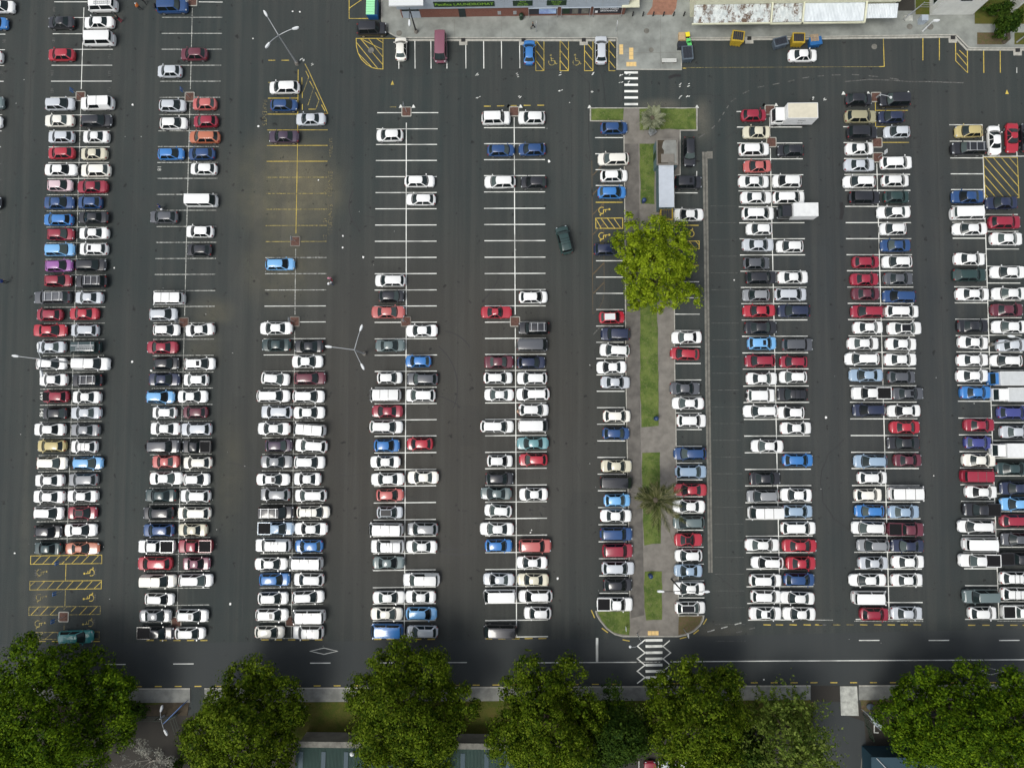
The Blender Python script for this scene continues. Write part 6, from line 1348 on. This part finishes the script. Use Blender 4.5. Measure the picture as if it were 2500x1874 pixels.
def tree(px, py, zc, rpx, rpy, label, leaf, seed, lobes=13, zr=None, sq=1.0, group='large leafy trees along the bottom road', base=None, clump_d=.46, per=72, lsize=.32, csize=1.0, extra=(), feather=False, name='broadleaf_tree'):
    global rng
    rng = np.random.default_rng(seed); rs = random.Random(seed)
    c = P(px, py, zc); ppm = F_PX / (H - zc); rx, ry = rpx / ppm, rpy / ppm; rz_ = zr or min(zc * .78, (rx + ry) * .46)
    bb = P(px, py, zc) if base is None else P(*base, 0)
    blobs = [(c.x - bb.x, c.y - bb.y, zc, rx * .66, ry * .66, rz_)]
    for i in range(lobes):
        a = 2 * math.pi * i / lobes + rs.uniform(-.25, .25); f = rs.uniform(.55, .80); q = rs.uniform(.24, .36)
        blobs.append((blobs[0][0] + rx * f * math.cos(a), blobs[0][1] + ry * f * math.sin(a), zc + rs.uniform(-.55, .35) * rz_, rx * q, ry * q, rz_ * rs.uniform(.35, .55)))
    for i in range(7):
        a = rs.uniform(0, 6.28); f = rs.uniform(.1, .5); q = rs.uniform(.22, .34); blobs.append((blobs[0][0] + rx * f * math.cos(a), blobs[0][1] + ry * f * math.sin(a), zc + rz_ * rs.uniform(.6, .95), rx * q, ry * q, rz_ * .42))
    for (ex0, ey0, er) in extra:
        e = P(ex0, ey0, zc); q = er / ppm; blobs.append((e.x - bb.x, e.y - bb.y, zc + rs.uniform(-1, .5), q, q, q * .6))
    r = thing(name, label, 'tree', (bb.x, bb.y, 0), 0, group)
    v = crown(blobs, clump_d, per, lsize, csize, feather=feather)
    ib = [(x, y, z - c_ * .12, a * .80, b_ * .80, c_ * .72) for (x, y, z, a, b_, c_) in blobs]
    v = np.concatenate([v, crown(ib, clump_d * .8, 14, lsize * 1.6, csize * 1.1)]); obj('crown', quad_mesh('crown', v, leaf), r)
    m_ = MB(); th = zc * .72; m_.tube([(0, 0, 0), (0.1, .05, th * .4), (blobs[0][0] * .5, blobs[0][1] * .5, th)], .38, 0, 10, .24)
    for (x, y, z, a, b_, c_) in blobs[1:lobes + 1: 2]:
        m_.tube([(blobs[0][0] * .4, blobs[0][1] * .4, th * .8), ((x + blobs[0][0] * .4) / 2 + rs.uniform(-.4, .4), (y + blobs[0][1] * .4) / 2, (z + th * .8) / 2 + .3), (x, y, z)], .17, 0, 7, .04)
    m_.build('trunk', 'bark', r)
    return r
tree(108, 1765, 8.0, 184, 176, 'huge dark green tree filling the bottom left corner', 'leaf_green', 1, 15, base=(90, 1720), extra=((60, 1600, 45), (265, 1690, 45), (20, 1640, 45), (285, 1755, 30)))
tree(592, 1790, 7.5, 132, 146, 'leafy green tree below the third double row, second from left', 'leaf_olive', 2, 13, base=(640, 1740), extra=((625, 1650, 40), (480, 1800, 38), (690, 1700, 42)))
tree(992, 1750, 8.0, 146, 160, 'tall leafy tree poking above the road, third from left', 'leaf_olive', 3, 15, base=(1020, 1680), extra=((985, 1595, 36), (925, 1612, 26), (1060, 1640, 34), (1130, 1720, 40)))
tree(1335, 1780, 7.5, 130, 136, 'two-lobed leafy tree just left of the zebra crossing', 'leaf_olive', 4, 13, base=(1330, 1730), extra=((1287, 1632, 34), (1390, 1650, 40), (1250, 1690, 34)))
tree(1500, 1795, 5.5, 95, 80, 'lower darker tree between the two trees flanking the zebra crossing', 'leaf_dark', 5, 10, base=(1490, 1760), extra=((1500, 1690, 20), (1570, 1740, 20)), clump_d=.5)
tree(1705, 1770, 7.5, 122, 134, 'leafy tree just right of the zebra crossing', 'leaf_olive', 6, 13, base=(1700, 1720), extra=((1690, 1640, 34), (1770, 1680, 44), (1620, 1720, 26)))
tree(1925, 1808, 6.5, 98, 104, 'feathery pale green tree left of the lower driveway', 'leaf_feather', 7, 14, base=(1920, 1770), feather=True, lsize=.34, per=30, extra=((1930, 1710, 22),))
tree(2318, 1770, 7.5, 132, 128, 'broad leafy tree right of the lower driveway', 'leaf_green', 8, 13, base=(2300, 1720), extra=((2260, 1650, 30), (2370, 1665, 44)))
tree(2490, 1770, 8.0, 78, 125, 'leafy tree cut by the bottom right corner', 'leaf_green', 9, 10, base=(2470, 1740), extra=((2470, 1665, 28),))
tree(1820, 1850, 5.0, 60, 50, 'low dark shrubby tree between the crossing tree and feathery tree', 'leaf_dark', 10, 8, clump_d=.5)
tree(1602, 650, 5.6, 92, 102, 'bright lime green tree standing on the median', 'leaf_lime', 12, 13, zr=2.6, group='trees on the median', base=(1590, 690), clump_d=.95, per=48, lsize=.28, csize=.62,
     extra=((1545, 556, 22), (1508, 580, 18), (1533, 596, 32), (1532, 650, 24), (1600, 552, 30), (1652, 568, 30), (1674, 625, 26), (1688, 715, 24), (1560, 722, 28), (1608, 742, 20), (1536, 520, 9), (1645, 730, 24), (1640, 600, 36), (1570, 600, 36), (1545, 740, 12), (1704, 735, 10)), name='lime_tree')
tree(2456, 62, 3.2, 20, 28, 'small upright green tree in the top right planting bed', 'leaf_dark', 14, 7, zr=2.6, group='small trees by the pale building', base=(2449, 104), clump_d=1.4, per=26, lsize=.3, csize=.5, extra=((2462, 35, 12), (2450, 88, 9)))
tree(2440, 22, 1.5, 40, 12, 'dark garden hedge shrub behind the pavement, top right', 'leaf_dark', 15, 6, zr=1.0, group='small trees by the pale building', clump_d=1.0, per=24, lsize=.3, csize=.5, name='garden_shrub')
# slender birch beside the crossing, with visible pale limbs
def thin_tree(px, py, h, label, seed, leaf, limb, nleaf, spread, group=None, name='birch_tree', csz=.4):
    rs = random.Random(seed); b = P(px, py, 0); r = thing(name, label, 'tree', (b.x, b.y, 0), 0, group); m_ = MB(); tips = []
    m_.tube([(0, 0, 0), (.2, .1, h * .45)], .12, 0, 8, .08)
    for i in range(9):
        a = 2 * math.pi * i / 9 + rs.uniform(-.3, .3); L = spread * rs.uniform(.5, 1); p0 = (.2, .1, h * rs.uniform(.3, .45)); p1 = (L * .5 * math.cos(a), L * .5 * math.sin(a), h * rs.uniform(.5, .7)); p2 = (L * math.cos(a), L * math.sin(a), h * rs.uniform(.75, 1))
        m_.tube([p0, p1, p2], .06, 0, 6, .02); tips += [p2, p1]
        for k in range(4):
            aa = a + rs.uniform(-1, 1); q = (p1[0] + L * .45 * math.cos(aa), p1[1] + L * .45 * math.sin(aa), p1[2] + h * rs.uniform(.05, .25)); m_.tube([p1, q], .03, 0, 5, .01); tips.append(q)
    m_.build('trunk', limb, r); g_ = np.random.default_rng(seed); T_ = np.array(tips)[g_.integers(0, len(tips), nleaf)] + g_.normal(0, csz, (nleaf, 3)); global rng; rng = g_
    obj('crown', quad_mesh('crown', leaf_quads(T_, np.tile(np.array([0, 0, 1.0]), (nleaf, 1)), .26, .6), leaf), r)
thin_tree(1560, 1735, 6.5, 'sparse birch with pale limbs at the lower crossing end', 21, 'leaf_feather', 'bark_pale', 1500, 3.2)
thin_tree(1505, 1725, 6.0, 'sparse leafy sapling left of the birch near the crossing', 22, 'leaf_green', 'bark_pale', 1500, 2.8, csz=.5)
thin_tree(385, 1840, 5.5, 'nearly bare tree with grey flower tufts at lower left', 23, 'twig_grey', 'bark_pale', 1300, 4.2, name='bare_tree', csz=.22)
thin_tree(430, 1875, 5.0, 'second bare grey-twigged tree at the bottom edge', 24, 'twig_grey', 'bark_pale', 700, 3.0, name='bare_tree', csz=.2)
# low bushes at the lower left
for i, (x, y, s_, lb) in enumerate(((335, 1735, 30, 'dark bush spreading from the big lower left tree'), (430, 1868, 24, 'low green bush at the bottom edge near the bare trees'), (262, 1722, 28, 'dark shrub against the big lower left tree'))):
    tree(x, y, 1.3, s_, s_ * .8, lb, 'leaf_dark', 30 + i, 6, zr=1.0, group='bushes by the lower left tree', clump_d=1.0, per=24, lsize=.28, csize=.5, name='garden_bush')
def palm(px, py, zc, L, nf, label, leaf, seed, base, droop=1.0, bias=None, lfr=.2):
    rs = random.Random(seed); c = P(px, py, zc); b = P(*base, 0); r = thing('palm_tree', label, 'palm', (b.x, b.y, .15), 0, 'palms on the median')
    t = Vector((c.x - b.x, c.y - b.y, zc - .15)); MB().tube([(0, 0, 0), t * .5, t], .28, 0, 12, .22).ball(t, .42, .42, .45).build('trunk', 'bark', r)
    fr = MB(); lf_ = []
    for i in range(nf):
        a = 2 * math.pi * i * .381966 + rs.uniform(-.15, .15)
        LL = L * rs.uniform(.7, 1.05)
        if bias is not None: LL *= .55 + .6 * max(0, math.cos(a - bias)) ** .7
        el = rs.uniform(.05, .9); pts = []
        for k in range(9):
            s = k / 8; rad = LL * (s * math.cos(el * (1 - s * .5)) * .95); z = LL * (math.sin(el) * s - droop * .55 * s * s); pts.append(t + Vector((math.cos(a) * rad, math.sin(a) * rad, z)))
        fr.tube(pts, .035, 0, 5, .012)
        for k in range(1, 9):
            for m2 in range(5):
                s = (k - 1 + m2 / 5) / 8; p = pts[k - 1].lerp(pts[k], m2 / 5); dr = (pts[k] - pts[k - 1]).normalized(); sd_ = dr.cross(Vector((0, 0, 1))).normalized(); ll = L * lfr * math.sin(min(1, s * 1.15 + .12) * math.pi) ** .6 + .05
                for sg in (1, -1):
                    e = p + (sd_ * sg * .6 + dr * .9 + Vector((0, 0, -.15 + rs.uniform(-.1, .1)))).normalized() * ll * rs.uniform(.8, 1.1); w_ = dr * .06
                    lf_ += [p - w_, p + w_, e + w_ * .3, e - w_ * .3]
    fr.build('frond_stems', leaf, r); obj('fronds', quad_mesh('fronds', np.array([tuple(v) for v in lf_]), leaf), r)
palm(1592, 289, 2.6, 2.7, 40, 'silvery palm on the upper grass bed of the median', 'palm_silver', 41, (1590, 292), .8)
palm(1600, 1220, 6.0, 6.6, 19, 'dark palm with long fronds arching over the median', 'palm_green', 42, (1592, 1203), .9, bias=-.55, lfr=.13)
# tufts standing up from the grass beds
